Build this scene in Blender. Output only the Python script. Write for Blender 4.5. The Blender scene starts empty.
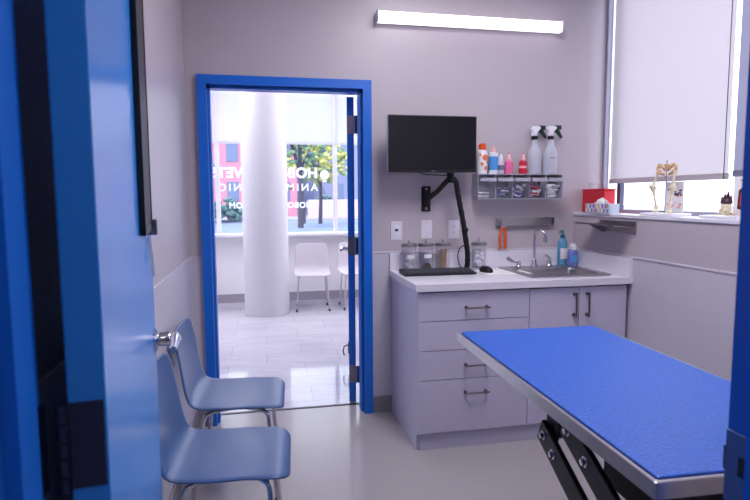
import bpy, bmesh, math, random
from mathutils import Vector, Matrix
PI = math.pi
random.seed(7)
C = bpy.context.scene.collection
scene = bpy.context.scene

# ------------------------------------------------------------------ camera, world, sun, exposure
H, YAW, PITCH, ROLL, FPX = 1.3709, 0.1974, 0.095, -0.0053, 555.6
cam_d = bpy.data.cameras.new('camera'); cam = bpy.data.objects.new('camera', cam_d); C.objects.link(cam)
cam_d.sensor_width = 36; cam_d.lens = FPX / 750 * 36; cam_d.clip_start = 0.05; cam_d.clip_end = 500
Rv = Vector((math.cos(YAW), -math.sin(YAW), 0))
Fv = Vector((math.sin(YAW) * math.cos(PITCH), math.cos(YAW) * math.cos(PITCH), -math.sin(PITCH)))
Uv = Vector((math.sin(YAW) * math.sin(PITCH), math.cos(YAW) * math.sin(PITCH), math.cos(PITCH)))
ax = Rv * math.cos(ROLL) + Uv * math.sin(ROLL); ay = -Rv * math.sin(ROLL) + Uv * math.cos(ROLL)
m = Matrix.Identity(4)
for i in range(3):
    m[i][0], m[i][1], m[i][2] = ax[i], ay[i], -Fv[i]
m[2][3] = H
cam.matrix_world = m
scene.camera = cam
cam_d.dof.use_dof = True; cam_d.dof.focus_distance = 3.0; cam_d.dof.aperture_fstop = 5.0

w = bpy.data.worlds.new('sky'); scene.world = w; w.use_nodes = True
bg = w.node_tree.nodes['Background']; bg.inputs[0].default_value = (0.86, 0.91, 1.0, 1); bg.inputs[1].default_value = 2.5
sd = bpy.data.lights.new('sun', 'SUN'); sd.energy = 2.6; sd.angle = 0.01; sd.color = (1, 0.96, 0.9)
so = bpy.data.objects.new('sun', sd); C.objects.link(so); so.rotation_euler = (math.radians(42), 0, math.radians(-25))
ROOM_FILL_W = 29.0      # power of the unseen fill panel added over the exam room
LOBBY_FILL_W = 56.0  # power of the two fill panels added over the waiting room
TUBE = 1.2
vs = scene.view_settings
vs.view_transform = 'Standard'; vs.look = 'None'; vs.gamma = 1.0; vs.use_curve_mapping = False; vs.exposure = 0.43

# ------------------------------------------------------------------ materials
def lin(c):
    return tuple((v / 255 / 12.92) if v / 255 <= 0.04045 else ((v / 255 + 0.055) / 1.055) ** 2.4 for v in c) + (1,)
def mat(name, col, rough=0.5, metal=0.0, var=0.03, scale=8.0, bump=0.0, bscale=200.0, trans=0.0, alpha=1.0, spec=0.5, emit=0.0, ior=1.45, coat=0.0):
    mt = bpy.data.materials.new(name); mt.use_nodes = True
    nt = mt.node_tree; b = nt.nodes['Principled BSDF']; L = nt.links
    c = lin(col)
    if var > 0:
        tc = nt.nodes.new('ShaderNodeTexCoord'); nz = nt.nodes.new('ShaderNodeTexNoise')
        nz.inputs['Scale'].default_value = scale; nz.inputs['Detail'].default_value = 3
        rp = nt.nodes.new('ShaderNodeValToRGB')
        rp.color_ramp.elements[0].position = 0.3; rp.color_ramp.elements[1].position = 0.7
        rp.color_ramp.elements[0].color = tuple(v * (1 - var) for v in c[:3]) + (1,)
        rp.color_ramp.elements[1].color = tuple(min(1, v * (1 + var)) for v in c[:3]) + (1,)
        L.new(tc.outputs['Object'], nz.inputs['Vector']); L.new(nz.outputs['Fac'], rp.inputs['Fac']); L.new(rp.outputs['Color'], b.inputs['Base Color'])
    else:
        b.inputs['Base Color'].default_value = c
    b.inputs['Roughness'].default_value = rough; b.inputs['Metallic'].default_value = metal
    b.inputs['Specular IOR Level'].default_value = spec; b.inputs['IOR'].default_value = ior
    b.inputs['Transmission Weight'].default_value = trans; b.inputs['Alpha'].default_value = alpha
    b.inputs['Coat Weight'].default_value = coat
    if emit: b.inputs['Emission Color'].default_value = c; b.inputs['Emission Strength'].default_value = emit
    if bump > 0:
        tc = nt.nodes.new('ShaderNodeTexCoord'); nz = nt.nodes.new('ShaderNodeTexNoise'); bp = nt.nodes.new('ShaderNodeBump')
        nz.inputs['Scale'].default_value = bscale; bp.inputs['Strength'].default_value = bump; bp.inputs['Distance'].default_value = 0.002
        L.new(tc.outputs['Object'], nz.inputs['Vector']); L.new(nz.outputs['Fac'], bp.inputs['Height']); L.new(bp.outputs['Normal'], b.inputs['Normal'])
    return mt
def clear(name, col, mixf=0.12, rough=0.05):        # thin clear plastic or glass: mostly see-through, a gloss on top
    mt = bpy.data.materials.new(name); mt.use_nodes = True; nt = mt.node_tree
    for n in list(nt.nodes): nt.nodes.remove(n)
    o = nt.nodes.new('ShaderNodeOutputMaterial'); t = nt.nodes.new('ShaderNodeBsdfTransparent'); g = nt.nodes.new('ShaderNodeBsdfPrincipled')
    g.inputs['Base Color'].default_value = lin(col); g.inputs['Roughness'].default_value = rough
    t.inputs[0].default_value = lin((250, 250, 252))
    mx = nt.nodes.new('ShaderNodeMixShader'); fr = nt.nodes.new('ShaderNodeFresnel'); fr.inputs[0].default_value = 1.3
    ad = nt.nodes.new('ShaderNodeMath'); ad.operation = 'ADD'; ad.use_clamp = True; ad.inputs[1].default_value = mixf
    ge = nt.nodes.new('ShaderNodeNewGeometry'); iv = nt.nodes.new('ShaderNodeMath'); iv.operation = 'SUBTRACT'; iv.inputs[0].default_value = 1.0
    mu = nt.nodes.new('ShaderNodeMath'); mu.operation = 'MULTIPLY'
    nt.links.new(ge.outputs['Backfacing'], iv.inputs[1]); nt.links.new(fr.outputs[0], ad.inputs[0]); nt.links.new(ad.outputs[0], mu.inputs[0]); nt.links.new(iv.outputs[0], mu.inputs[1])
    nt.links.new(mu.outputs[0], mx.inputs[0])
    nt.links.new(t.outputs[0], mx.inputs[1]); nt.links.new(g.outputs[0], mx.inputs[2]); nt.links.new(mx.outputs[0], o.inputs[0])
    return mt
def shade(name, col, translu=0.5, see=0.0):         # roller blind cloth
    mt = bpy.data.materials.new(name); mt.use_nodes = True; nt = mt.node_tree
    for n in list(nt.nodes): nt.nodes.remove(n)
    o = nt.nodes.new('ShaderNodeOutputMaterial'); d = nt.nodes.new('ShaderNodeBsdfDiffuse'); t = nt.nodes.new('ShaderNodeBsdfTranslucent')
    tc = nt.nodes.new('ShaderNodeTexCoord'); mp = nt.nodes.new('ShaderNodeMapping'); mp.inputs['Scale'].default_value = (60, 60, 400)
    nz = nt.nodes.new('ShaderNodeTexNoise'); nz.inputs['Scale'].default_value = 1.0; rp = nt.nodes.new('ShaderNodeValToRGB')
    c = lin(col); rp.color_ramp.elements[0].color = tuple(v * 0.93 for v in c[:3]) + (1,); rp.color_ramp.elements[1].color = c
    L = nt.links; L.new(tc.outputs['Object'], mp.inputs[0]); L.new(mp.outputs[0], nz.inputs['Vector']); L.new(nz.outputs['Fac'], rp.inputs['Fac'])
    L.new(rp.outputs[0], d.inputs[0]); L.new(rp.outputs[0], t.inputs[0])
    mx = nt.nodes.new('ShaderNodeMixShader'); mx.inputs[0].default_value = translu; L.new(d.outputs[0], mx.inputs[1]); L.new(t.outputs[0], mx.inputs[2])
    m2 = nt.nodes.new('ShaderNodeMixShader'); m2.inputs[0].default_value = see; tr = nt.nodes.new('ShaderNodeBsdfTransparent')
    L.new(mx.outputs[0], m2.inputs[1]); L.new(tr.outputs[0], m2.inputs[2]); L.new(m2.outputs[0], o.inputs[0])
    return mt
def glow(name, col, s):
    mt = bpy.data.materials.new(name); mt.use_nodes = True; nt = mt.node_tree
    b = nt.nodes['Principled BSDF']; b.inputs['Base Color'].default_value = lin(col); b.inputs['Emission Color'].default_value = lin(col); b.inputs['Emission Strength'].default_value = s
    return mt
def tiles(name, c1, c2, grout, bw, rh, rough, mortar=0.004, off=0.5):
    mt = bpy.data.materials.new(name); mt.use_nodes = True; nt = mt.node_tree; b = nt.nodes['Principled BSDF']; L = nt.links
    tc = nt.nodes.new('ShaderNodeTexCoord'); br = nt.nodes.new('ShaderNodeTexBrick'); br.offset = off
    br.inputs['Color1'].default_value = lin(c1); br.inputs['Color2'].default_value = lin(c2); br.inputs['Mortar'].default_value = lin(grout)
    br.inputs['Scale'].default_value = 1; br.inputs['Brick Width'].default_value = bw; br.inputs['Row Height'].default_value = rh; br.inputs['Mortar Size'].default_value = mortar
    nz = nt.nodes.new('ShaderNodeTexNoise'); nz.inputs['Scale'].default_value = 2.5; nz.inputs['Detail'].default_value = 8; nz.inputs['Distortion'].default_value = 1.5
    mp = nt.nodes.new('ShaderNodeMapping'); mp.inputs['Scale'].default_value = (0.6, 3, 1)
    mx = nt.nodes.new('ShaderNodeMixRGB'); mx.blend_type = 'MULTIPLY'; mx.inputs[0].default_value = 0.35
    rp = nt.nodes.new('ShaderNodeValToRGB'); rp.color_ramp.elements[0].position = 0.35; rp.color_ramp.elements[0].color = (0.7, 0.7, 0.72, 1); rp.color_ramp.elements[1].position = 0.6; rp.color_ramp.elements[1].color = (1, 1, 1, 1)
    L.new(tc.outputs['Object'], br.inputs['Vector']); L.new(tc.outputs['Object'], mp.inputs[0]); L.new(mp.outputs[0], nz.inputs['Vector']); L.new(nz.outputs['Fac'], rp.inputs[0])
    L.new(br.outputs['Color'], mx.inputs[1]); L.new(rp.outputs[0], mx.inputs[2]); L.new(mx.outputs[0], b.inputs['Base Color']); b.inputs['Roughness'].default_value = rough
    return mt
def speckle(name, base, dark, light, rough, scale=220):
    mt = bpy.data.materials.new(name); mt.use_nodes = True; nt = mt.node_tree; b = nt.nodes['Principled BSDF']; L = nt.links
    tc = nt.nodes.new('ShaderNodeTexCoord'); nz = nt.nodes.new('ShaderNodeTexNoise'); nz.inputs['Scale'].default_value = scale; nz.inputs['Detail'].default_value = 2
    rp = nt.nodes.new('ShaderNodeValToRGB'); e = rp.color_ramp.elements
    e[0].position = 0.34; e[0].color = lin(dark); e[1].position = 0.66; e[1].color = lin(light)
    for p in (0.42, 0.58):
        q = rp.color_ramp.elements.new(p); q.color = lin(base)
    L.new(tc.outputs['Object'], nz.inputs['Vector']); L.new(nz.outputs['Fac'], rp.inputs[0]); L.new(rp.outputs[0], b.inputs['Base Color']); b.inputs['Roughness'].default_value = rough
    return mt

M = {}
M['wall'] = mat('wall_paint', (190, 180, 187), 0.36, bump=0.15, bscale=120, var=0.012, scale=3)
M['wains'] = mat('wainscot_panel', (203, 197, 208), 0.35, var=0.01)
M['ceil'] = mat('ceiling_paint', (225, 222, 226), 0.8)
M['floor'] = speckle('epoxy_floor', (168, 161, 163), (142, 135, 138), (190, 184, 186), 0.16)
M['tile'] = tiles('marble_tile', (206, 203, 214), (199, 196, 208), (184, 180, 194), 0.61, 0.305, 0.07)
M['base'] = mat('grey_base', (140, 136, 142), 0.5)
M['lobbybase'] = mat('lobby_base', (170, 165, 178), 0.4)
M['white'] = mat('white_paint', (248, 246, 250), 0.5, var=0.01)
M['column'] = mat('column_finish', (226, 224, 230), 0.45, var=0.012, scale=30, bump=0.2, bscale=60)
M['blue'] = mat('blue_frame_paint', (24, 108, 212), 0.32, var=0.02)
M['blued'] = mat('blue_door_paint', (42, 142, 236), 0.24, var=0.02)
M['cab'] = mat('cabinet_laminate', (198, 193, 214), 0.38, var=0.008)
M['cabin'] = mat('cabinet_shadow_gap', (70, 66, 76), 0.7)
M['top'] = mat('solid_surface', (228, 224, 234), 0.25, var=0.015, scale=40)
M['steel'] = mat('brushed_steel', (170, 166, 168), 0.33, 1.0, var=0.06, scale=30)
M['tray'] = mat('tray_steel', (188, 184, 186), 0.3, 1.0, var=0.05, scale=40)
M['chrome'] = mat('chrome', (215, 213, 218), 0.08, 1.0, var=0)
M['nickel'] = mat('brushed_nickel', (132, 124, 128), 0.35, 1.0, var=0.03)
M['black'] = mat('black_plastic', (16, 16, 20), 0.4)
M['bsteel'] = mat('black_powder_coat', (13, 13, 16), 0.45)
M['screen'] = mat('screen_glass', (14, 16, 22), 0.16)
M['hinge'] = mat('hinge_dark', (58, 64, 96), 0.38, 0.7)
M['hingel'] = mat('hinge_steel', (140, 138, 152), 0.3, 1.0)
M['strike'] = mat('strike_steel', (96, 118, 160), 0.4, 0.7)
M['mat'] = mat('blue_rubber_mat', (20, 92, 196), 0.36, spec=0.9, var=0.28, scale=130, bump=1.0, bscale=130)
M['chair'] = mat('blue_chair_shell', (74, 100, 146), 0.30, var=0.02)
M['chairw'] = mat('white_chair_shell', (218, 212, 218), 0.4, var=0.02)
M['plastic'] = mat('white_plastic', (232, 230, 236), 0.35, var=0)
M['plate'] = mat('switch_plate', (226, 222, 232), 0.35, var=0)
M['dgrey'] = mat('dark_grey_plastic', (66, 66, 78), 0.35)
M['glass'] = clear('window_glass', (235, 240, 250), 0.02, 0.02)
M['jar'] = clear('jar_glass', (235, 238, 245), 0.05, 0.04)
M['bin'] = clear('clear_bin', (225, 223, 235), 0.05, 0.08)
M['binbody'] = mat('bin_housing', (176, 172, 184), 0.3)
M['frost'] = mat('frosted_bottle', (222, 222, 234), 0.3, trans=0.35)
M['blind'] = shade('roller_blind_cloth', (200, 190, 194), 0.64, 0.0)
M['lshade'] = shade('lobby_shade_cloth', (226, 226, 236), 0.7, 0.12)
M['red'] = mat('red_plastic', (204, 26, 46), 0.35)
M['redc'] = mat('red_label', (196, 26, 60), 0.4)
M['pink'] = mat('pink_liquid_plastic', (236, 110, 160), 0.35)
M['pinkl'] = mat('pale_pink', (240, 180, 180), 0.4)
M['lblue'] = mat('label_blue', (80, 150, 215), 0.4)
M['orange'] = mat('orange_plastic', (232, 92, 30), 0.4)
M['orangel'] = mat('orange_label', (228, 130, 80), 0.4)
M['paper'] = mat('paper_white', (240, 238, 240), 0.7, var=0)
M['cotton'] = mat('cotton', (238, 232, 238), 0.95, bump=0.8, bscale=90)
M['wood'] = mat('pale_wood', (196, 160, 116), 0.6, var=0.12, scale=20)
M['brown'] = mat('brown_bits', (88, 66, 54), 0.8, var=0.3, scale=50)
M['purple'] = mat('purple_wrap', (98, 78, 150), 0.4)
M['navy'] = mat('blue_grey_wrap', (108, 112, 146), 0.4)
M['soap'] = mat('blue_soap', (110, 185, 228), 0.2, trans=0.35)
M['soapv'] = mat('violet_blue_soap', (134, 146, 225), 0.2, trans=0.35)
M['bone'] = mat('ivory_bone', (228, 214, 182), 0.5, var=0.1, scale=60)
M['bonep'] = mat('orange_bone', (214, 178, 136), 0.5, var=0.15, scale=60)
M['brownd'] = mat('dark_organ', (74, 42, 58), 0.4)
M['tissue'] = mat('tissue_pattern', (190, 198, 214), 0.6)
M['mblue'] = mat('pattern_blue', (86, 130, 205), 0.6)
M['frameal'] = mat('window_frame_grey', (90, 92, 118), 0.4, 0.3)
M['frameg'] = mat('window_frame_violet_grey', (150, 146, 164), 0.4, 0.2)
M['framew'] = mat('window_frame_white', (226, 226, 240), 0.4)
M['letter'] = shade('white_vinyl', (254, 254, 255), 0.85, 0.0)
M['pinkb'] = mat('pink_render', (200, 122, 146), 0.8, var=0.08)
M['greyb'] = mat('grey_render', (120, 130, 164), 0.8, var=0.08)
M['bglass'] = mat('far_glass', (96, 112, 148), 0.15)
M['asph'] = mat('asphalt', (112, 130, 168), 0.85, var=0.1)
M['walk'] = mat('concrete_walk', (142, 148, 166), 0.85, var=0.06)
M['leafg'] = mat('leaf_green', (116, 146, 104), 0.7, var=0.3, scale=4)
M['leafy'] = mat('leaf_yellow', (190, 192, 112), 0.7, var=0.3, scale=4)
M['leafd'] = mat('leaf_dark', (78, 112, 116), 0.7, var=0.3, scale=4)
M['bark'] = mat('bark', (62, 60, 78), 0.85)
M['wallp'] = mat('pale_stone', (196, 170, 190), 0.8)
M['tube'] = glow('lamp_diffuser', (255, 250, 255), TUBE)
M['skin'] = mat('red_tissue', (190, 66, 52), 0.5, var=0.2, scale=30)
M['ylw'] = mat('yellow_tissue', (226, 180, 100), 0.5)

# ------------------------------------------------------------------ mesh builder
class MB:
    def __init__(s): s.bm = bmesh.new(); s.mats = []; s.mi = 0
    def use(s, mt):
        if mt not in s.mats: s.mats.append(mt)
        s.mi = s.mats.index(mt); return s
    def _f(s, vs):
        try:
            f = s.bm.faces.new(vs); f.material_index = s.mi; return f
        except ValueError: return None
    def box(s, x0, x1, y0, y1, z0, z1, bev=0.0, M4=None):
        b = bmesh.new(); bmesh.ops.create_cube(b, size=1)
        bmesh.ops.scale(b, vec=(abs(x1 - x0), abs(y1 - y0), abs(z1 - z0)), verts=b.verts)
        bmesh.ops.translate(b, vec=((x0 + x1) / 2, (y0 + y1) / 2, (z0 + z1) / 2), verts=b.verts)
        if bev > 0:
            bmesh.ops.bevel(b, geom=b.edges[:], offset=min(bev, 0.45 * min(abs(x1 - x0), abs(y1 - y0), abs(z1 - z0))), segments=2, profile=0.5, affect='EDGES')
        if M4: bmesh.ops.transform(b, matrix=M4, verts=b.verts)
        s._add(b); return s
    def _add(s, b):
        mp = {}
        for v in b.verts: mp[v] = s.bm.verts.new(v.co)
        for f in b.faces: s._f([mp[v] for v in f.verts])
        b.free()
    def ring(s, c, t, r, n, up=None):
        t = t.normalized(); a = Vector((0, 0, 1)) if abs(t.z) < 0.9 else Vector((1, 0, 0))
        if up is not None: a = up
        u = t.cross(a).normalized(); v = t.cross(u).normalized()
        return [s.bm.verts.new(c + (u * math.cos(k * 2 * PI / n) + v * math.sin(k * 2 * PI / n)) * r) for k in range(n)]
    def tube(s, pts, r, n=12, cap=True):
        P = [Vector(p) for p in pts]; R = r if isinstance(r, (list, tuple)) else [r] * len(P)
        rings = []; prev = None
        for i, p in enumerate(P):
            t = ((P[i] - P[i - 1]).normalized() if i else Vector()) + ((P[i + 1] - P[i]).normalized() if i < len(P) - 1 else Vector())
            t.normalize()
            if prev is None:
                a = Vector((0, 0, 1)) if abs(t.z) < 0.9 else Vector((1, 0, 0)); u = t.cross(a).normalized()
            else:
                u = (prev - t * prev.dot(t)).normalized()
            prev = u; v = t.cross(u)
            rings.append([s.bm.verts.new(p + (u * math.cos(k * 2 * PI / n) + v * math.sin(k * 2 * PI / n)) * R[i]) for k in range(n)])
        for a, b in zip(rings, rings[1:]):
            for k in range(n): s._f([a[k], a[(k + 1) % n], b[(k + 1) % n], b[k]])
        if cap: s._f(rings[0][::-1]); s._f(rings[-1])
        return s
    def lathe(s, prof, c=(0, 0, 0), n=24, axis='z', sx=1, sy=1):
        c = Vector(c); rings = []
        for r, z in prof:
            rr = []
            for k in range(n):
                a = k * 2 * PI / n; q = (r * math.cos(a) * sx, r * math.sin(a) * sy, z)
                if axis == 'y': q = (q[0], q[2], q[1])
                if axis == 'x': q = (q[2], q[0], q[1])
                rr.append(s.bm.verts.new(c + Vector(q)))
            rings.append(rr)
        for a, b in zip(rings, rings[1:]):
            for k in range(n): s._f([a[k], a[(k + 1) % n], b[(k + 1) % n], b[k]])
        if prof[0][0] > 1e-5: s._f(rings[0][::-1])
        if prof[-1][0] > 1e-5: s._f(rings[-1])
        return s
    def ball(s, c, r, sc=(1, 1, 1), sub=2, jit=0.0):
        b = bmesh.new(); bmesh.ops.create_icosphere(b, subdivisions=sub, radius=r)
        for v in b.verts:
            j = 1 + random.uniform(-jit, jit)
            v.co = Vector((v.co.x * sc[0] * j, v.co.y * sc[1] * j, v.co.z * sc[2] * j)) + Vector(c)
        s._add(b); return s
    def prism(s, poly, a, b, axis='x'):              # poly in the two other axes, extruded a..b along axis
        def q(p, t):
            return (t, p[0], p[1]) if axis == 'x' else ((p[0], t, p[1]) if axis == 'y' else (p[0], p[1], t))
        A = [s.bm.verts.new(q(p, a)) for p in poly]; B = [s.bm.verts.new(q(p, b)) for p in poly]; n = len(poly)
        s._f(A); s._f(B[::-1])
        for k in range(n): s._f([A[k], B[k], B[(k + 1) % n], A[(k + 1) % n]])
        return s
    def quad(s, *p): s._f([s.bm.verts.new(v) for v in p]); return s
    def build(s, name, mt=None, parent=None, smooth=False, bev=0.0, solid=0.0, sub=0, loc=None, M4=None, weld=False):
        if M4: bmesh.ops.transform(s.bm, matrix=M4, verts=s.bm.verts)
        if weld: bmesh.ops.remove_doubles(s.bm, verts=s.bm.verts, dist=1e-5)
        bmesh.ops.recalc_face_normals(s.bm, faces=s.bm.faces)
        me = bpy.data.meshes.new(name); s.bm.to_mesh(me); s.bm.free()
        for k in (s.mats or [mt]): me.materials.append(k)
        if smooth:
            for p in me.polygons: p.use_smooth = True
            me.set_sharp_from_angle(angle=math.radians(38))
        o = bpy.data.objects.new(name, me); C.objects.link(o)
        if parent: o.parent = parent
        if loc: o.location = loc
        if solid: q = o.modifiers.new('solid', 'SOLIDIFY'); q.thickness = solid; q.offset = 0
        if bev: q = o.modifiers.new('bevel', 'BEVEL'); q.width = bev; q.segments = 2; q.limit_method = 'ANGLE'
        if sub: q = o.modifiers.new('sub', 'SUBSURF'); q.levels = sub; q.render_levels = sub
        return o
def B(*a, **k): return MB().box(*a, **k)
def thing(name, label, cat, loc=(0, 0, 0), rz=0, group=None):
    o = bpy.data.objects.new(name, None); C.objects.link(o); o.empty_display_size = 0.05
    o.location = loc; o.rotation_euler = (0, 0, rz); return tag(o, label, cat, group)
def tag(o, label, cat, group=None, kind=None):
    o['label'] = label; o['category'] = cat
    if group: o['group'] = group
    if kind: o['kind'] = kind
    return o
def struct(o, label=None):
    o['kind'] = 'structure'
    if label: o['label'] = label
    return o
def part(o, label): o['label'] = label; return o
def copy_tree(o, parent=None):
    c = o.copy(); C.objects.link(c)
    if parent: c.parent = parent
    for ch in list(o.children): copy_tree(ch, c)
    return c

# ------------------------------------------------------------------ the shell
XL, XR, Y0, Y1, YB = -0.425, 2.037, 0.745, 3.395, 3.53     # left, right, front, back wall; lobby side of back wall
XW = 2.25                                                   # upper part of the right wall, behind the deep ledge
CZ = 2.85
LX0, LX1, LY = -2.6, 2.28, 7.42
struct(B(-1.3, 2.28, -1.6, 3.555, -0.1, 0).build('floor', M['floor']), 'grey speckled resin floor of the exam room')
struct(B(LX0, LX1, 3.555, LY + 0.2, -0.1, 0).build('floor', M['tile']), 'glossy pale marble tile floor of the waiting room')
struct(B(-1.3, 2.28, -1.6, 3.46, CZ, CZ + 0.1).build('ceiling', M['ceil']), 'white ceiling of the exam room')
struct(B(LX0, LX1, 3.46, LY + 0.2, 3.0, 3.1).build('ceiling', M['ceil']), 'white ceiling of the waiting room')
# back wall with doorway (rough opening -.305...605, 2.03)
DX0, DX1, DZ = -0.305, 0.605, 2.02
wb = MB(); wb.box(LX0, DX0, Y1, YB, 0, 3.05); wb.box(DX1, LX1, Y1, YB, 0, 3.05); wb.box(DX0, DX1, Y1, YB, DZ, 3.05)
struct(wb.build('wall_back', M['wall']))
struct(B(XL - 0.12, XL, Y0 - 0.02, Y1, 0, CZ).build('wall_left', M['wall']))
ww = MB(); ww.box(XR, XW + 0.03, Y0 - 0.1, Y1, 0, 1.243); ww.box(XW, XW + 0.03, Y0 - 0.1, Y1, 2.74, CZ); ww.box(XW, XW + 0.03, Y0 - 0.1, 1.0, 1.232, 2.74)
struct(ww.build('wall_right', M['wall']))
# front wall (the doorway the camera looks through)
JX0, JX1 = -0.281, 0.735
wf = MB(); wf.box(-1.3, JX0 - 0.045, 0.615, 0.73, 0, CZ); wf.box(JX1 + 0.045, XW + 0.03, 0.615, 0.73, 0, CZ); wf.box(JX0 - 0.045, JX1 + 0.045, 0.615, 0.73, 2.14, CZ)
struct(wf.build('wall_front', M['wall']))
wh = MB(); wh.box(-1.4, -1.3, -1.6, 0.7, 0, CZ); wh.box(2.28, 2.38, -1.6, 0.7, 0, CZ); wh.box(-1.4, 2.38, -1.7, -1.6, 0, CZ)
struct(wh.build('wall_hallway', M['wall']))
wl = MB(); wl.box(LX0 - 0.1, LX0, 3.4, LY + 0.2, 0, 3.05); wl.box(LX1 - 0.1, LX1, 3.53, LY + 0.2, 0, 3.05)
struct(wl.build('wall_lobby_side', M['white']))
wn = MB(); wn.box(LX0, LX1, LY, LY + 0.2, 0, 0.875); wn.box(LX0, LX1, LY, LY + 0.2, 2.9, 3.05)
struct(wn.build('wall_lobby_window', M['white']), 'low white wall under the waiting room windows')
struct(B(LX0, LX1, LY - 0.14, LY + 0.02, 0.875, 0.905).build('trim_1', M['white']), 'white window ledge in the waiting room')
struct(B(LX0, LX1, LY - 0.012, LY, 0, 0.115).build('baseboard_lobby', M['lobbybase']))
# wainscot panels (lighter) + cap, back / left / right
ZW = 1.018
wp = MB()
wp.box(XL, DX0 - 0.052, Y1 - 0.004, Y1, 0.1, ZW); wp.box(DX1 + 0.052, XR, Y1 - 0.004, Y1, 0.1, ZW)
wp.box(XL, XL + 0.004, Y0, Y1 - 0.004, 0.1, ZW); wp.box(XR - 0.004, XR, Y0, Y1 - 0.004, 0.1, ZW)
struct(wp.build('trim_2', M['wains']), 'pale wainscot panels round the exam room')
wc = MB()
wc.box(XL, DX0 - 0.052, Y1 - 0.008, Y1, ZW, ZW + 0.012); wc.box(DX1 + 0.052, XR, Y1 - 0.008, Y1, ZW, ZW + 0.012)
wc.box(XL, XL + 0.008, Y0, Y1 - 0.008, ZW, ZW + 0.012); wc.box(XR - 0.008, XR, Y0, Y1 - 0.008, ZW, ZW + 0.012)
struct(wc.build('trim_3', M['wains'], bev=0.002), 'thin cap strip above the wainscot')
bb = MB(); bb.box(DX1 + 0.052, 0.79, Y1 - 0.014, Y1 - 0.004, 0, 0.1); bb.box(XL + 0.004, DX0 - 0.052, Y1 - 0.014, Y1 - 0.004, 0, 0.1)
struct(bb.build('baseboard_back', M['base'], bev=0.003))
struct(B(XL + 0.004, XL + 0.014, Y0, Y1 - 0.014, 0, 0.1).build('baseboard_left', M['base'], bev=0.003))
struct(B(XR - 0.014, XR - 0.004, Y0, 2.72, 0, 0.1).build('baseboard_right', M['base'], bev=0.003))
struct(B(XR - 0.008, XW + 0.026, Y0, Y1 - 0.002, 1.243, 1.262, bev=0.003).build('trim_4', M['top']), 'deep white window ledge on the right')
# exam room window frame and glass
wi = bpy.data.objects.new('window_1', None); C.objects.link(wi); struct(wi, 'tall exam room window behind the roller blinds')
f = MB()
for ya, yb in ((3.372, 3.393), (2.10, 2.14), (1.0, 1.05)): f.box(XW - 0.015, XW + 0.025, ya, yb, 1.262, 2.74)
f.box(XW - 0.015, XW + 0.025, 1.0, 3.393, 1.262, 1.285); f.box(XW - 0.015, XW + 0.025, 1.0, 3.393, 2.70, 2.74)
f.build('window_frame', M['frameg'], wi, bev=0.003)
part(B(XW - 0.005, XW + 0.025, 3.203, 3.237, 1.285, 2.70).build('mullion', M['frameal'], wi), 'dark narrow mullion')
B(XW + 0.010, XW + 0.015, 1.05, 3.372, 1.285, 2.70).build('pane', M['glass'], wi)
# lobby windows
wi = bpy.data.objects.new('window_2', None); C.objects.link(wi); struct(wi, 'waiting room street windows')
f = MB()
for xa in (-2.55, -0.60, 0.93, 2.12): f.box(xa, xa + 0.055, LY + 0.06, LY + 0.13, 0.875, 2.9)
f.box(LX0, LX1, LY + 0.06, LY + 0.13, 0.875, 0.905); f.box(LX0, LX1, LY + 0.06, LY + 0.13, 2.85, 2.9)
f.build('window_frame', M['framew'], wi, bev=0.003)
B(LX0, LX1, LY + 0.09, LY + 0.096, 0.905, 2.85).build('pane', M['glass'], wi)
# round column
struct(MB().lathe([(0.262, 0), (0.262, 3.0)], (0.02, 6.68, 0), 64).build('column', M['column'], smooth=True), 'thick round white column in the waiting room')

# ------------------------------------------------------------------ doors
def frame_profile(x, s, y0, y1, z1, mb, face=0.052, stopw=0.016, room_y=None):
    pass
# frame of the far doorway
fr = MB()
fy0, fy1 = Y1 - 0.03, YB + 0.012
for s_, x in ((1, DX0), (-1, DX1)):
    # one U-shaped jamb section with its stop, swept up the opening
    P = [(x - s_ * 0.052, fy0), (x, fy0), (x, fy0 + 0.045), (x + s_ * 0.016, fy0 + 0.045), (x + s_ * 0.016, fy1 - 0.05), (x, fy1 - 0.05), (x, fy1), (x - s_ * 0.052, fy1), (x - s_ * 0.052, YB + 0.0005), (x - s_ * 0.0005, YB + 0.0005), (x - s_ * 0.0005, Y1 - 0.0005), (x - s_ * 0.052, Y1 - 0.0005)]
    fr.prism(P, 0, DZ, 'z')
fr.prism([(fy0, DZ + 0.052), (fy0, DZ), (fy0 + 0.045, DZ), (fy0 + 0.045, DZ - 0.016), (fy1 - 0.05, DZ - 0.016), (fy1 - 0.05, DZ), (fy1, DZ), (fy1, DZ + 0.052), (YB + 0.0005, DZ + 0.052), (YB + 0.0005, DZ + 0.0005), (Y1 - 0.0005, DZ + 0.0005), (Y1 - 0.0005, DZ + 0.052)], DX0, DX1, 'x')
for s_, x in ((1, DX0), (-1, DX1)):
    for ya, yb in ((fy0, Y1 - 0.0005), (YB + 0.0005, fy1)):
        a, b = sorted((x - s_ * 0.052, x)); fr.box(a, b, ya, yb, DZ, DZ + 0.052)
struct(fr.build('trim_5', M['blue']), 'blue metal door frame around the waiting room doorway')
struct(B(DX0, DX1, 3.535, 3.556, 0, 0.004).build('trim_6', M['dgrey']), 'thin dark threshold strip in the far doorway')
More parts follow.
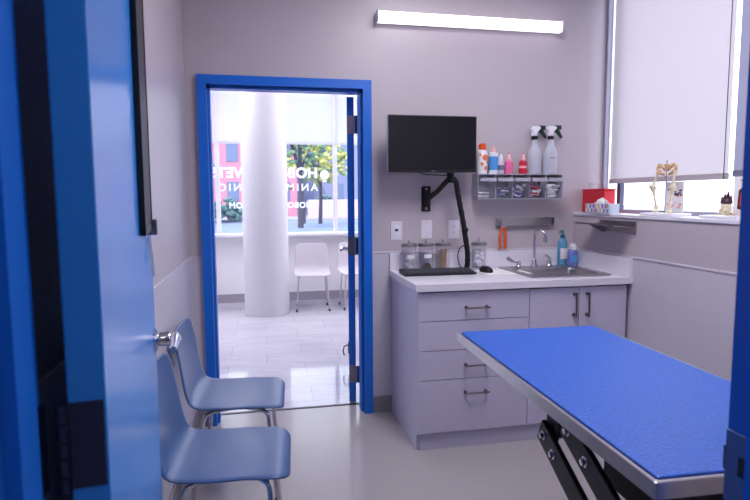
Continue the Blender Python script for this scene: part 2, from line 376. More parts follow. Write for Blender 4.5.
# near frame
fr = MB()
for s_, x in ((1, JX0), (-1, JX1)):
    P = [(x - s_ * 0.05, 0.598), (x, 0.598), (x, 0.645), (x + s_ * 0.016, 0.645), (x + s_ * 0.016, 0.695), (x, 0.695), (x, 0.745), (x - s_ * 0.05, 0.745), (x - s_ * 0.05, 0.7305), (x - s_ * 0.044, 0.7305), (x - s_ * 0.044, 0.6145), (x - s_ * 0.05, 0.6145)]
    fr.prism(P, 0, 2.11, 'z')
fr.box(JX0 - 0.05, JX1 + 0.05, 0.598, 0.745, 2.1102, 2.139); fr.box(JX0 + 0.001, JX1 - 0.001, 0.645, 0.695, 2.094, 2.1101)
nf = struct(fr.build('trim_7', M['blue']), 'blue metal frame of the near doorway')
sp = MB().box(JX1 - 0.0035, JX1 - 0.0005, 0.70, 0.7445, 0.875, 0.993); sp.tube([(JX1 - 0.003, 0.7458, 0.965), (JX1 - 0.003, 0.7458, 0.925)], 0.0025, 8)
sp = part(sp.build('strike_plate', M['strike'], nf, bev=0.001), 'steel strike plate')
part(B(JX1 - 0.0045, JX1 - 0.0034, 0.703, 0.718, 0.925, 0.957).build('latch_hole', M['black'], sp), 'dark latch hole')

def door(name, label, loc, ang, w, th, h, side, mt, hz, hinge_mt, lever_dir):
    # local: hinge at origin, leaf runs +x, thickness towards side*y
    d = bpy.data.objects.new(name, None); C.objects.link(d); struct(d, label); d.location = loc; d.rotation_euler = (0, 0, ang)
    a, b = sorted((0, side * th))
    B(0.004, w, a, b, 0.012, h, bev=0.002).build('leaf', mt, d)
    for z in hz:
        hg = B(0.0015, 0.0045, a + 0.003, b - 0.001, z - 0.057, z + 0.057).use(M['chrome'])
        hg = hg.build('hinge', hinge_mt, d)
        hg.data.materials.clear(); hg.data.materials.append(hinge_mt)
        k = MB()
        for q in (-0.046, -0.023, 0, 0.023, 0.046): k.lathe([(0.0065, q - 0.0105), (0.0065, q + 0.0105)], (-0.006, -side * 0.006, z), 14)
        k.build('knuckle', hinge_mt, hg, smooth=True)
        k = MB()
        for q, yy in ((-0.04, 0.3), (-0.014, 0.62), (0.014, 0.62), (0.04, 0.3)): k.lathe([(0.005, -0.0005), (0.005, 0.0012), (0.0, 0.0018)], (0.0015, a + 0.003 + (b - a) * yy, z + q), 10, axis='x')
        k.build('screw', M['hinge'] if hinge_mt == M['hinge'] else M['nickel'], hg)
    zh = 0.965
    for s_ in (0, 1):
        y = (b if s_ else a); o = 1 if s_ else -1
        lv = MB().lathe([(0.0, 0), (0.034, 0), (0.034, o * 0.006), (0.030, o * 0.010), (0.020, o * 0.012), (0.020, o * 0.042), (0.017, o * 0.046)], (w - 0.065, y, zh), 24, axis='y')
        lv.tube([(w - 0.052, y + o * 0.054, zh), (w - 0.068, y + o * 0.056, zh), (w - 0.085, y + o * 0.056, zh), (w - 0.19, y + o * 0.054, zh - 0.002)], [0.016, 0.019, 0.015, 0.010], 16)
        part(lv.build('lever_handle', M['chrome'], d, smooth=True), 'chrome lever handle')
    part(B(w - 0.001, w + 0.002, a + 0.01, b - 0.01, zh - 0.1, zh + 0.1).build('latch_plate', M['nickel'], d), 'steel latch edge plate')
    return d
# near door: face towards +x after turning
PXN, PYN = -0.250, 0.745
d1 = door('door_1', 'light blue exam room door swung open at the left of the picture', (PXN, PYN, 0), math.radians(97.0), 0.985, 0.045, 2.07, -1, M['blued'], (1.055, 0.2, 1.9), M['hinge'], 1)
# hinge leaf on the jamb
hj = MB()
for z in (1.055, 0.2, 1.9): hj.box(JX0 + 0.0002, JX0 + 0.003, 0.70, 0.752, z - 0.057, z + 0.057)
hj.build('hinge_leaf', M['hinge'], nf)
# far door, opened into the waiting room, seen on its hinge edge
d2 = door('door_2', 'blue waiting room door standing open, seen edge on', (0.578, 3.558, 0), math.atan2(1, 0.152), 0.885, 0.045, 2.005, 1, M['blue'], (1.055, 0.2, 1.83), M['hingel'], 1)
hj = MB()
for z in (1.055, 0.2, 1.83): hj.box(0.580, 0.606, 3.548, 3.553, z - 0.057, z + 0.057)
hj.build('hinge_leaf', M['hingel'], d2, M4=Matrix.Rotation(-math.atan2(1, 0.152), 4, 'Z') @ Matrix.Translation((-0.578, -3.558, 0)))
kh = MB().box(0.83, 0.86, 0.045, 0.055, 0.10, 0.20, bev=0.002); kh.tube([(0.845, 0.055, 0.17), (0.845, 0.085, 0.16), (0.845, 0.095, 0.12), (0.845, 0.085, 0.085)], 0.006, 8)
part(kh.build('door_stop', M['nickel'], d2, smooth=True), 'folding metal door stop')

# black framed board hung on the near door (local to the door's face), a thing of its own
DA = math.radians(97.0); rotD = Matrix.Rotation(DA, 4, 'Z')
fb = thing('framed_board', 'black framed board hung high on the open blue door', 'frame', (PXN, PYN, 0), DA)
f = MB()
bx0, bx1, bz0, bz1, by = 0.60, 0.845, 1.285, 2.0, -0.0452
f.box(bx0, bx0 + 0.02, by - 0.014, by, bz0, bz1); f.box(bx1 - 0.02, bx1, by - 0.014, by, bz0, bz1); f.box(bx0, bx1, by - 0.014, by, bz1 - 0.02, bz1)
f.box(bx0, bx1, by - 0.014, by, bz0, bz0 + 0.02)
f.build('frame', M['black'], fb, bev=0.002)
B(bx0 + 0.018, bx1 - 0.018, by - 0.012, by - 0.004, bz0 + 0.018, bz1 - 0.018).build('panel', M['bsteel'], fb)
part(B(bx1 - 0.028, bx1 + 0.002, by - 0.026, by - 0.0005, bz0 - 0.012, bz0 + 0.03, bev=0.003).build('corner_clip', M['hingel'], fb), 'grey metal corner clip')
pt = MB().prism([(by - 0.001, 1.270), (by - 0.010, 1.270), (by - 0.016, 1.215), (by - 0.018, 1.165), (by - 0.009, 1.170), (by - 0.002, 1.23)], 0.79, 0.792, 'x')
pt = pt.build('hanging_tag', M['paper'], None); pt.location = (PXN, PYN, 0); pt.rotation_euler = (0, 0, DA)
tag(pt, 'narrow white paper tag on the blue door under the black frame', 'tag')

# ------------------------------------------------------------------ chairs
def chair(name, shell_mt, label, W=0.40, group=None, lab_leg='chrome tube leg'):
    t = thing(name, label, 'chair', group=group)
    # profile (x forward, z up): back top -> seat front; shell faces +x
    prof = [(-0.262, 0.792), (-0.259, 0.778), (-0.255, 0.755), (-0.248, 0.715), (-0.238, 0.66), (-0.229, 0.60), (-0.222, 0.55), (-0.212, 0.505), (-0.190, 0.472), (-0.15, 0.455), (-0.06, 0.445),
            (0.0, 0.443), (0.06, 0.447), (0.12, 0.452), (0.165, 0.452), (0.195, 0.445), (0.215, 0.432)]
    n = 15; wid = []
    L = [0]
    for a, b in zip(prof, prof[1:]): L.append(L[-1] + math.hypot(b[0] - a[0], b[1] - a[1]))
    T = L[-1]; mb = MB(); rows = []
    for (x, z), l in zip(prof, L):
        r = 0.055; e = min(l, T - l)
        hw = W / 2 - (r - math.sqrt(max(0, r * r - (r - min(e, r)) ** 2)))
        if z > 0.46 and x < -0.1: hw *= 1 - 0.10 * (z - 0.46) / 0.34 
        row = []
        for k in range(n):
            u = -1 + 2 * k / (n - 1); y = u * hw
            c = u * u
            dx = (0.016 * c if z > 0.5 else (0.016 * c * max(0, (z - 0.455) / 0.045) if x < -0.1 else 0))
            dz = (0.012 * c if (z < 0.5 and x > -0.15) else 0.004 * c) - (0.0 if x < 0.12 else 0.012 * c)
            row.append(mb.bm.verts.new((x + dx, y, z + dz)))
        rows.append(row)
    for a, b in zip(rows, rows[1:]):
        for k in range(n - 1): mb._f([a[k], a[k + 1], b[k + 1], b[k]])
    o = mb.build('seat_shell', shell_mt, t, smooth=True, solid=0.012, sub=1)
    for sy in (-1, 1):
        fl = MB().tube([(0.02, sy * 0.10, 0.424), (0.11, sy * 0.145, 0.424), (0.135, sy * 0.162, 0.417), (0.145, sy * 0.168, 0.40), (0.175, sy * 0.195, 0.02)], 0.0095, 12)
        fl.build('leg', M['chrome'], t, smooth=True)
        rl = MB().tube([(0.0, sy * 0.10, 0.424), (-0.10, sy * 0.145, 0.424), (-0.125, sy * 0.160, 0.417), (-0.137, sy * 0.165, 0.40), (-0.195, sy * 0.19, 0.02)], 0.0095, 12)
        rl.build('leg', M['chrome'], t, smooth=True)
    MB().tube([(0.03, -0.10, 0.424), (0.03, 0.10, 0.424)], 0.008, 10).tube([(-0.01, -0.10, 0.424), (-0.01, 0.10, 0.424)], 0.008, 10).box(-0.05, 0.06, -0.09, 0.09, 0.428, 0.436).build('underframe', M['chrome'], t, smooth=True)
    g = MB()
    for sx, sy in ((0.176, 1), (0.176, -1), (-0.196, 1), (-0.196, -1)): g = MB().lathe([(0.012, 0.0), (0.013, 0.004), (0.0125, 0.03)], (sx, sy * (0.196 if sx > 0 else 0.191), 0), 14); g.build('foot_glide', M['dgrey'], t, smooth=True)
    return t
c1 = chair('side_chair', M['chair'], 'blue shell chair on chrome legs nearest the open door', 0.425, 'blue shell chairs along the left wall')
c1.location = (-0.137, 1.995, 0); c1.rotation_euler = (0, 0, math.radians(-3))
c2 = copy_tree(c1); c2.location = (-0.135, 2.625, 0); c2['label'] = 'blue shell chair on chrome legs beside the waiting room doorway'
w1 = chair('side_chair', M['chairw'], 'white shell chair facing the doorway, beside the round column', 0.44, 'white shell chairs in the waiting room')
w1.location = (0.572, 6.80, 0); w1.rotation_euler = (0, 0, -PI / 2 - 0.05)
w2 = copy_tree(w1); w2.location = (1.13, 6.80, 0); w2.rotation_euler = (0, 0, -PI / 2 + 0.04); w2['label'] = 'white shell chair half hidden behind the open blue door edge'

# ------------------------------------------------------------------ cabinet
FY = 2.775
cb = thing('base_cabinet', 'pale grey base cabinet with four drawers and two doors under the counter', 'cabinet', (1.40, 3.08, 0))
off = Matrix.Translation((-1.40, -3.08, 0))
k = MB().prism([(FY + 0.03, 0.0), (3.385, 0.0), (3.385, 0.876), (FY + 0.001, 0.876), (FY + 0.001, 0.095), (FY + 0.03, 0.095)], 0.783, 0.80, 'x')
k.box(1.995, 2.012, FY + 0.02, 3.385, 0.095, 0.876); k.box(0.80, 1.995, FY + 0.02, 3.385, 0.095, 0.112); k.box(0.80, 1.995, 3.372, 3.385, 0.112, 0.876)
k.box(1.407, 1.423, FY + 0.02, 3.372, 0.112, 0.876)
k.build('body', M['cab'], cb, M4=off, bev=0.001)
B(0.80, 2.0325, FY + 0.022, FY + 0.034, 0.0, 0.094).build('toe_kick', M['cab'], cb, M4=off)
B(2.0125, 2.0325, FY + 0.03, FY + 0.05, 0.094, 0.874).build('filler_strip', M['cabin'], cb, M4=off)
def pull(p, q, parent, r=0.0052, so=0.028):
    p = Vector(p); q = Vector(q); mb = MB(); dv = (q - p).normalized(); e = dv * 0.012
    mb.tube([p, q], r, 10); mb.tube([p + e, p + e + Vector((0, so, 0))], r * 1.3, 10); mb.tube([q - e, q - e + Vector((0, so, 0))], r * 1.3, 10)
    mb.lathe([(r * 1.9, -0.004), (r * 1.9, 0.0)], p + e + Vector((0, so, 0)), 12, axis='y').lathe([(r * 1.9, -0.004), (r * 1.9, 0.0)], q - e + Vector((0, so, 0)), 12, axis='y')
    return part(mb.build('handle', M['nickel'], parent, smooth=True, M4=off), 'brushed nickel bar handle')
for z0, z1, hz in ((0.714, 0.866, 0.782), (0.554, 0.710, 0.632), (0.393, 0.550, 0.468), (0.099, 0.389, 0.316)):
    dr = B(0.786, 1.413, FY, FY + 0.018, z0, z1, bev=0.0015).build('drawer', M['cab'], cb, M4=off)
    pull((1.038, FY - 0.028, hz), (1.178, FY - 0.028, hz), dr)
for x0, x1, hx in ((1.417, 1.712, 1.684), (1.716, 2.010, 1.762)):
    dr = B(x0, x1, FY, FY + 0.018, 0.099, 0.866, bev=0.0015).build('door', M['cab'], cb, M4=off)
    pull((hx, FY - 0.028, 0.70), (hx, FY - 0.028, 0.84), dr)
ct = thing('countertop', 'white counter slab with low backsplash over the base cabinet', 'countertop', (1.40, 3.08, 0.876))
offc = Matrix.Translation((-1.40, -3.08, -0.876))
SX0, SX1, SY0, SY1 = 1.51, 1.93, 2.885, 3.20          # basin opening
k = MB(); cx0, cx1, cy0, cy1 = 0.767, 2.0325, 2.755, 3.389
xs = [cx0, SX0, SX1, cx1]; ys = [cy0, SY0, SY1, cy1]
for i in range(3):
    for j in range(3):
        if (i, j) != (1, 1): k.box(xs[i], xs[i + 1], ys[j], ys[j + 1], 0.8765, 0.914)
bm_ = k.bm; bmesh.ops.remove_doubles(bm_, verts=bm_.verts, dist=1e-5)
# drop interior double faces
seen = {}
for f_ in list(bm_.faces):
    key = tuple(sorted(v.index for v in f_.verts))
bm_.verts.index_update()
for f_ in list(bm_.faces):
    key = tuple(sorted(v.index for v in f_.verts)); seen.setdefault(key, []).append(f_)
dead = [f_ for fs in seen.values() if len(fs) > 1 for f_ in fs]
bmesh.ops.delete(bm_, geom=dead, context='FACES')
k.build('slab', M['top'], ct, M4=offc)
k = B(cx0 + 0.002, cx1, cy1 - 0.02, cy1, 0.9142, 1.018, bev=0.002); k.build('backsplash', M['top'], ct, M4=offc)
B(cx1 - 0.02, cx1, cy0 + 0.004, cy1 - 0.0205, 0.9142, 1.018, bev=0.002).build('side_splash', M['top'], ct, M4=offc)

# sink
sk = thing('sink', 'stainless drop-in sink set in the right end of the counter', 'sink', (1.72, 3.06, 0.9145))
offs = Matrix.Translation((-1.72, -3.06, -0.9145))
def rrect(x0, x1, y0, y1, r, n=5):
    pts = []
    for cx, cy, a0 in ((x1 - r, y1 - r, 0), (x0 + r, y1 - r, PI / 2), (x0 + r, y0 + r, PI), (x1 - r, y0 + r, 1.5 * PI)):
        for i in range(n + 1):
            a = a0 + i * PI / 2 / n; pts.append((cx + r * math.cos(a), cy + r * math.sin(a)))
    return pts
def loft(mb, rings, cap0=False, cap1=True):
    R = [[mb.bm.verts.new(p) for p in r] for r in rings]
    for a, b in zip(R, R[1:]):
        n = len(a)
        for i in range(n): mb._f([a[i], a[(i + 1) % n], b[(i + 1) % n], b[i]])
    if cap0: mb._f(R[0][::-1])
    if cap1: mb._f(R[-1])
RG = lambda x0, x1, y0, y1, r, z: [(px, py, z) for px, py in rrect(x0, x1, y0, y1, r)]
k = MB()
loft(k, [RG(1.465, 1.968, 2.835, 3.325, 0.03, 0.9145), RG(1.467, 1.966, 2.837, 3.323, 0.03, 0.921), RG(1.475, 1.958, 2.845, 3.315, 0.03, 0.9215), RG(1.512, 1.928, 2.888, 3.197, 0.05, 0.9195),
         RG(1.520, 1.920, 2.896, 3.189, 0.05, 0.908), RG(1.528, 1.912, 2.904, 3.181, 0.055, 0.76), RG(1.55, 1.89, 2.925, 3.16, 0.06, 0.742), RG(1.70, 1.74, 3.02, 3.06, 0.018, 0.738)])
k.build('basin', M['steel'], sk, smooth=True, M4=offs, solid=0.0012)
MB().lathe([(0.0, 0.741), (0.03, 0.741), (0.04, 0.7435), (0.042, 0.7415)], (1.72, 3.04, 0), 24).build('drain', M['nickel'], sk, smooth=True, M4=offs)
# faucet
ft = thing('faucet', 'chrome gooseneck faucet with two wing handles behind the sink', 'faucet', (1.688, 3.262, 0.922))
o_ = Matrix.Translation((0, 0, 0))
k = MB().lathe([(0.026, 0), (0.026, 0.006), (0.017, 0.022), (0.015, 0.045), (0.012, 0.05)], n=24)
pts = [(0, 0, 0.04), (0, 0, 0.196)]
for i in range(1, 13):
    a = PI * i / 12 * 0.94; rr = 0.037; q = rr - rr * math.cos(a)
    pts.append((q * 0.60, -q * 0.80, 0.196 + rr * 1.0 * math.sin(a)))
l = pts[-1]; pts.append((l[0] - 0.001, l[1] + 0.001, l[2] - 0.03))
k.tube(pts, 0.0085, 14); k.build('spout', M['chrome'], ft, smooth=True)
MB().tube([(l[0], l[1], l[2] - 0.012), (l[0], l[1], l[2] - 0.042)], 0.0125, 14).build('aerator', M['chrome'], ft, smooth=True)
for sx, dx in ((-1, -0.105), (1, 0.105)):
    h = MB().lathe([(0.024, 0), (0.024, 0.005), (0.016, 0.014), (0.014, 0.036), (0.0, 0.04)], (dx, 0, 0), 20)
    if sx < 0: h.tube([(dx, 0, 0.032), (dx - 0.04, -0.03, 0.036), (dx - 0.075, -0.05, 0.05), (dx - 0.10, -0.06, 0.066)], [0.006, 0.006, 0.010, 0.013], 12)
    else: h.tube([(dx, 0, 0.03), (dx + 0.004, 0.0, 0.05), (dx + 0.008, 0.03, 0.058), (dx + 0.012, 0.06, 0.062)], [0.008, 0.008, 0.009, 0.011], 12)
    h.build('handle', M['chrome'], ft, smooth=True)

# ------------------------------------------------------------------ things on the counter
TZ = 0.9142
def keyboard():
    t = thing('keyboard', 'black computer keyboard on the counter in front of the jars', 'keyboard', (1.006, 3.14, TZ), -0.02); t.scale = (0.95, 1, 1)
    MB().prism([(-0.075, 0.0), (0.075, 0.0), (0.075, 0.024), (0.07, 0.027), (-0.07, 0.013), (-0.075, 0.010)], -0.228, 0.228, 'x').build('body', M['black'], t, bev=0.002)
    def key(x0, x1, y0, y1):
        z = 0.013 + (y0 + 0.07) * 0.1
        return B(x0, x1, y0, y1, z - 0.001, z + 0.0065, bev=0.0015)
    rows = 5; p = 0.019
    cols = [(-0.218 + i * p, -0.218 + (i + 1) * p - 0.0025) for i in range(15)]
    cnt = 0
    for r in range(rows):
        y0 = -0.062 + r * 0.0205
        if r == 0:
            spans = [(-0.218, -0.196), (-0.193, -0.171), (-0.168, -0.146), (-0.143, -0.03), (-0.027, -0.005), (-0.002, 0.02), (0.023, 0.045), (0.048, 0.066)]
        else: spans = cols
        for a, b in spans + [(0.075, 0.0915), (0.094, 0.1105), (0.113, 0.1295)] + [(0.140 + i * 0.0195, 0.157 + i * 0.0195) for i in range(4)]:
            key(a, b, y0, y0 + 0.0175).build('key', M['dgrey'], t); cnt += 1
            if cnt >= 98: return t
    return t
keyboard()
ms = thing('computer_mouse', 'black computer mouse beside the keyboard', 'mouse', (1.318, 3.15, TZ), 0.2)
o = MB().ball((0, 0, 0.008), 0.032, (1.05, 1.75, 0.9), 3).build('body', M['black'], ms, smooth=True)
for v in o.data.vertices: v.co.z = max(v.co.z, 0.0)
MB().ball((0, 0.032, 0.031), 0.006, (0.5, 1.2, 0.9), 1).build('scroll_wheel', M['dgrey'], ms, smooth=True)
pad = B(1.28, 1.56, 3.02, 3.24, TZ, TZ + 0.0006).build('paper_sheet', M['paper']); tag(pad, 'white paper sheet lying under the black mouse', 'paper')
ms.location.z = TZ + 0.0008
def jar(x, y, label, fill):
    t = thing('apothecary_jar', label, 'jar', (x, y, TZ), 0, 'glass jars with metal lids on the counter'); t.scale = (1.03, 1.03, 1.1)
    MB().lathe([(0.0, 0.001), (0.040, 0.001), (0.044, 0.006), (0.044, 0.135), (0.042, 0.14), (0.040, 0.135), (0.040, 0.008), (0.0, 0.006)], n=28).build('glass_body', M['jar'], t, smooth=True)
    l = MB().lathe([(0.0, 0.138), (0.047, 0.138), (0.047, 0.152), (0.043, 0.156), (0.0, 0.158)], n=28).build('lid', M['steel'], t, smooth=True)
    MB().lathe([(0.006, 0.155), (0.006, 0.164), (0.011, 0.170), (0.008, 0.177), (0.0, 0.178)], n=16).build('knob', M['steel'], l, smooth=True)
    if 'labelled' in label:
        k = MB(); n = 8
        for i in range(n):
            a = -PI / 2 - 0.55 + 1.1 * i / n; b = a + 1.1 / n
            k.quad((0.0446 * math.cos(a), 0.0446 * math.sin(a), 0.075), (0.0446 * math.cos(b), 0.0446 * math.sin(b), 0.075), (0.0446 * math.cos(b), 0.0446 * math.sin(b), 0.095), (0.0446 * math.cos(a), 0.0446 * math.sin(a), 0.095))
        part(k.build('sticker', M['paper'], t, weld=True, solid=0.0004), 'white name sticker')
    return t
JX = (0.875, 0.983, 1.092, 1.330); JY = 3.30
jar(JX[0], JY, 'labelled glass jar of gauze, leftmost on the counter', 0)
jar(JX[1], JY, 'labelled glass jar with brown bits, second from the left', 0)
jar(JX[2], JY, 'glass jar filled with wooden sticks, beside the black cable', 0)
jar(JX[3], JY, 'glass jar of white cotton standing right of the black cable', 0)
k = MB()
for i in range(9): k.ball((random.uniform(-0.015, 0.015), random.uniform(-0.015, 0.015), 0.022 + 0.007 * i), 0.015, (1, 1, 0.6), 2, 0.08)
o = k.build('gauze_pads', M['cotton'], smooth=True); o.location = (JX[0], JY, TZ); tag(o, 'white gauze in the leftmost glass jar', 'gauze', kind='stuff')
k = MB()
for i in range(90): 
    a = random.uniform(0, 2 * PI); r = 0.030 * math.sqrt(random.random()); k.ball((r * math.cos(a), r * math.sin(a), 0.014 + random.random() * 0.032), 0.006, (1, 1, 0.8), 1, 0.1)
o = k.build('brown_pellets', M['brown']); o.location = (JX[1], JY, TZ); tag(o, 'small brown pieces in the second glass jar', 'pellets', kind='stuff')
st = None
for i in range(14):
    a = i * 2.4; r = 0.022 * math.sqrt((i + 1) / 14); b = a + 0.6; z1 = 0.120 + 0.012 * ((i * 7) % 3)
    k = MB().tube([(r * math.cos(a), r * math.sin(a), 0.012), (min(0.031, r * 1.3) * math.cos(b), min(0.031, r * 1.3) * math.sin(b), min(z1, 0.133))], 0.0028, 6)
    o = k.build('wooden_stick', M['wood']); o.location = (JX[2], JY, TZ); tag(o, 'pale wooden stick in the third glass jar', 'stick', 'wooden sticks in the glass jar')
k = MB()
for i in range(40):
    a = random.uniform(0, 2 * PI); r = 0.020 * math.sqrt(random.random()); k.ball((r * math.cos(a), r * math.sin(a), 0.026 + random.random() * 0.086), 0.016, (1, 1, 1), 2, 0.06)
o = k.build('cotton_balls', M['cotton'], smooth=True); o.location = (JX[3], JY, TZ); tag(o, 'white cotton balls in the jar right of the cable', 'cotton', kind='stuff')
# soap bottles
def soapb(x, y, label, body, pump, hgt, r, cap):
    t = thing('soap_bottle', label, 'bottle', (x, y, TZ))
    MB().lathe([(0.0, 0.001), (r * 0.92, 0.001), (r, 0.006), (r, hgt * 0.62), (r * 0.8, hgt * 0.72), (r * 0.4, hgt * 0.78), (r * 0.4, hgt * 0.82)], n=24, sy=0.75).build('body', body, t, smooth=True)
    k = MB(); n = 6; rr = r * 1.01
    for i in range(n):
        a = -PI / 2 - 0.8 + 1.6 * i / n; b = a + 1.6 / n
        k.quad((rr * math.cos(a), rr * 0.75 * math.sin(a), hgt * 0.2), (rr * math.cos(b), rr * 0.75 * math.sin(b), hgt * 0.2), (rr * math.cos(b), rr * 0.75 * math.sin(b), hgt * 0.5), (rr * math.cos(a), rr * 0.75 * math.sin(a), hgt * 0.5))
    k.build('sticker', M['lblue'] if cap else M['paper'], t, weld=True, solid=0.0005)
    if cap:
        MB().lathe([(r * 0.62, hgt * 0.70), (r * 0.62, hgt * 0.88), (r * 0.45, hgt * 0.92), (r * 0.45, hgt * 1.0), (0.0, hgt * 1.0)], n=20).build('cap', M['plastic'], t, smooth=True)
    else:
        k = MB().lathe([(r * 0.48, hgt * 0.79), (r * 0.48, hgt * 0.88), (0.005, hgt * 0.89), (0.005, hgt * 0.97)], n=16)
        k.tube([(0.004, 0, hgt * 0.985), (-0.02, -0.01, hgt * 0.985), (-0.03, -0.014, hgt * 0.95)], 0.006, 10); k.build('pump', pump, t, smooth=True)
    return t
soapb(1.925, 3.33, 'blue hand soap pump bottle in the counter corner', M['soap'], mat('teal_pump', (30, 110, 140), 0.4), 0.232, 0.033, False)
soapb(1.957, 3.258, 'short violet blue soap bottle with a white cap', M['soapv'], M['plastic'], 0.155, 0.034, True)

# ------------------------------------------------------------------ on the back wall
WY = Y1 - 0.0006
def cover(x, z, name, label, kind):
    t = thing(name, label, 'socket' if kind == 'duplex' else 'switch', (x, WY, z))
    B(-0.036, 0.036, -0.006, 0, -0.058, 0.058, bev=0.002).build('cover_plate', M['plate'], t)
    if kind == 'duplex':
        for zz in (-0.02, 0.02):
            s = MB().lathe([(0.0, -0.0085), (0.016, -0.0085), (0.017, -0.006)], (0, 0, zz), 20, axis='y').build('outlet', M['plastic'], t, smooth=True)
            part(MB().box(-0.007, -0.005, -0.0092, -0.0084, zz - 0.004, zz + 0.006).box(0.005, 0.007, -0.0092, -0.0084, zz - 0.004, zz + 0.006).box(-0.002, 0.002, -0.0092, -0.0084, zz - 0.012, zz - 0.008).build('slots', M['dgrey'], s), 'dark plug slots')
    elif kind == 'blank':
        MB().lathe([(0.0, -0.009), (0.006, -0.009), (0.007, -0.006)], (0, 0, 0), 16, axis='y').build('jack', M['plastic'], t, smooth=True)
        for zz in (-0.045, 0.045): MB().lathe([(0.0, -0.007), (0.003, -0.0068)], (0, 0, zz), 10, axis='y').build('screw', M['nickel'], t)
    else:
        B(-0.017, 0.017, -0.010, -0.006, -0.034, 0.034, bev=0.002).build('control', M['plastic'], t)
        part(B(-0.010, 0.010, -0.0108, -0.0101, -0.004, 0.012).build('display', M['dgrey'], t), 'small dark display')
    return t
cover(0.816, 1.160, 'wall_control', 'white wall plate with a small dark display beside the doorway', 'ctrl')
cover(1.012, 1.165, 'wall_plate', 'plain white wall plate in the middle of the three', 'blank')
cover(1.194, 1.163, 'power_outlet', 'white double power outlet beside the black cable', 'duplex')

lt = thing('wall_lamp', 'long lit white tube lamp high on the back wall', 'lamp', (1.286, WY, 2.437)); lt.scale = (0.987, 1, 1)
B(-0.60, 0.60, -0.03, 0, -0.025, 0.03, bev=0.002).build('housing', M['plastic'], lt)
MB().prism([(-0.030, -0.032), (-0.060, -0.030), (-0.078, -0.015), (-0.078, 0.02), (-0.060, 0.034), (-0.030, 0.036)], -0.60, 0.60, 'x').build('diffuser', M['tube'], lt, bev=0.004)
for sx in (-1, 1): B(sx * 0.601, sx * 0.606, -0.076, 0, -0.033, 0.037, bev=0.002).build('end_cap', M['plastic'], lt)

mo = thing('monitor', 'black flat monitor mounted on the back wall with a dark screen', 'monitor', (0.988, 3.19, 1.68), 0.0)
B(-0.270, 0.270, -0.012, 0.022, -0.165, 0.165, bev=0.004).build('casing', M['black'], mo)
part(B(-0.262, 0.262, -0.0135, -0.0121, -0.148, 0.158).build('screen', M['screen'], mo), 'dark switched-off screen')
part(B(-0.2725, -0.2702, -0.008, 0.02, -0.16, 0.16).build('side_trim', M['steel'], mo), 'silver side edge')
B(-0.12, 0.12, 0.0222, 0.042, -0.09, 0.10, bev=0.01).build('back_hump', M['black'], mo)
part(B(-0.012, 0.012, -0.0138, -0.0134, -0.160, -0.155).build('badge', M['steel'], mo), 'tiny silver badge')
ar = thing('wall_bracket', 'black articulated arm bolted to the back wall behind the monitor', 'bracket', (1.008, WY, 1.357))
B(-0.030, 0.030, -0.012, 0, -0.078, 0.080, bev=0.010).build('wall_plate', M['bsteel'], ar)
for zz in (-0.06, 0.062): part(MB().lathe([(0.0, -0.016), (0.007, -0.015), (0.008, -0.012)], (0, 0, zz), 12, axis='y').build('bolt', M['steel'], ar, smooth=True), 'steel bolt')
MB().lathe([(0.018, -0.035), (0.018, 0.045)], (0, -0.032, 0.0), 20).build('pivot', M['bsteel'], ar, smooth=True)
MB().tube([(0.0, -0.032, 0.0), (0.05, -0.075, 0.045), (0.112, -0.135, 0.128)], [0.017, 0.016, 0.016], 14).build('lower_arm', M['bsteel'], ar, smooth=True)
MB().lathe([(0.022, -0.03), (0.022, 0.03)], (0.115, -0.138, 0.128), 20).tube([(0.115, -0.138, 0.14), (0.06, -0.138, 0.22), (-0.02, -0.138, 0.32)], 0.013, 12).build('upper_arm', M['bsteel'], ar, smooth=True)
B(-0.07, 0.03, -0.1615, -0.142, 0.27, 0.37, bev=0.004).build('mount_plate', M['bsteel'], ar)
cs = thing('cable_sleeve', 'thick black cable sleeve curving from the monitor down to the counter', 'cable', (1.12, 3.195, 0.915))
pts = [(0.0, 0, 0.565), (0.018, 0.0, 0.54), (0.030, 0.005, 0.48), (0.048, 0.01, 0.40), (0.070, 0.015, 0.30), (0.092, 0.03, 0.20), (0.108, 0.04, 0.12), (0.112, 0.045, 0.05), (0.108, 0.05, 0.012)]
def smooth_pts(P, n=5):
    P = [Vector(p) for p in P]; out = []
    for i in range(len(P) - 1):
        p0 = P[max(i - 1, 0)]; p1 = P[i]; p2 = P[i + 1]; p3 = P[min(i + 2, len(P) - 1)]
        for j in range(n):
            t = j / n
            out.append(0.5 * ((2 * p1) + (p2 - p0) * t + (2 * p0 - 5 * p1 + 4 * p2 - p3) * t * t + (3 * p1 - p0 - 3 * p2 + p3) * t ** 3))
    out.append(P[-1]); return out
sp_ = smooth_pts(pts, 6)
MB().tube(sp_, [0.0165 + 0.001 * math.sin(i * 1.9) for i in range(len(sp_))], 14).build('sleeve', M['bsteel'], cs, smooth=True)
MB().tube(smooth_pts([(0.10, 0.05, 0.16), (0.075, 0.075, 0.14), (0.062, 0.085, 0.09), (0.07, 0.08, 0.04), (0.088, 0.07, 0.006)], 5), 0.0035, 8).build('thin_cable', M['black'], cs, smooth=True)
MB().ball((0.086, 0.010, 0.255), 0.017, (1, 1, 1), 2).build('cable_clip', M['black'], cs, smooth=True)
k = MB().tube(smooth_pts([(0.88, 3.222, 1.535), (0.95, 3.225, 1.505), (1.05, 3.23, 1.500), (1.10, 3.235, 1.497)], 5), 0.003, 8).build('monitor_cable', M['black'], smooth=True)
tag(k, 'thin black cable drooping under the dark monitor', 'cable')

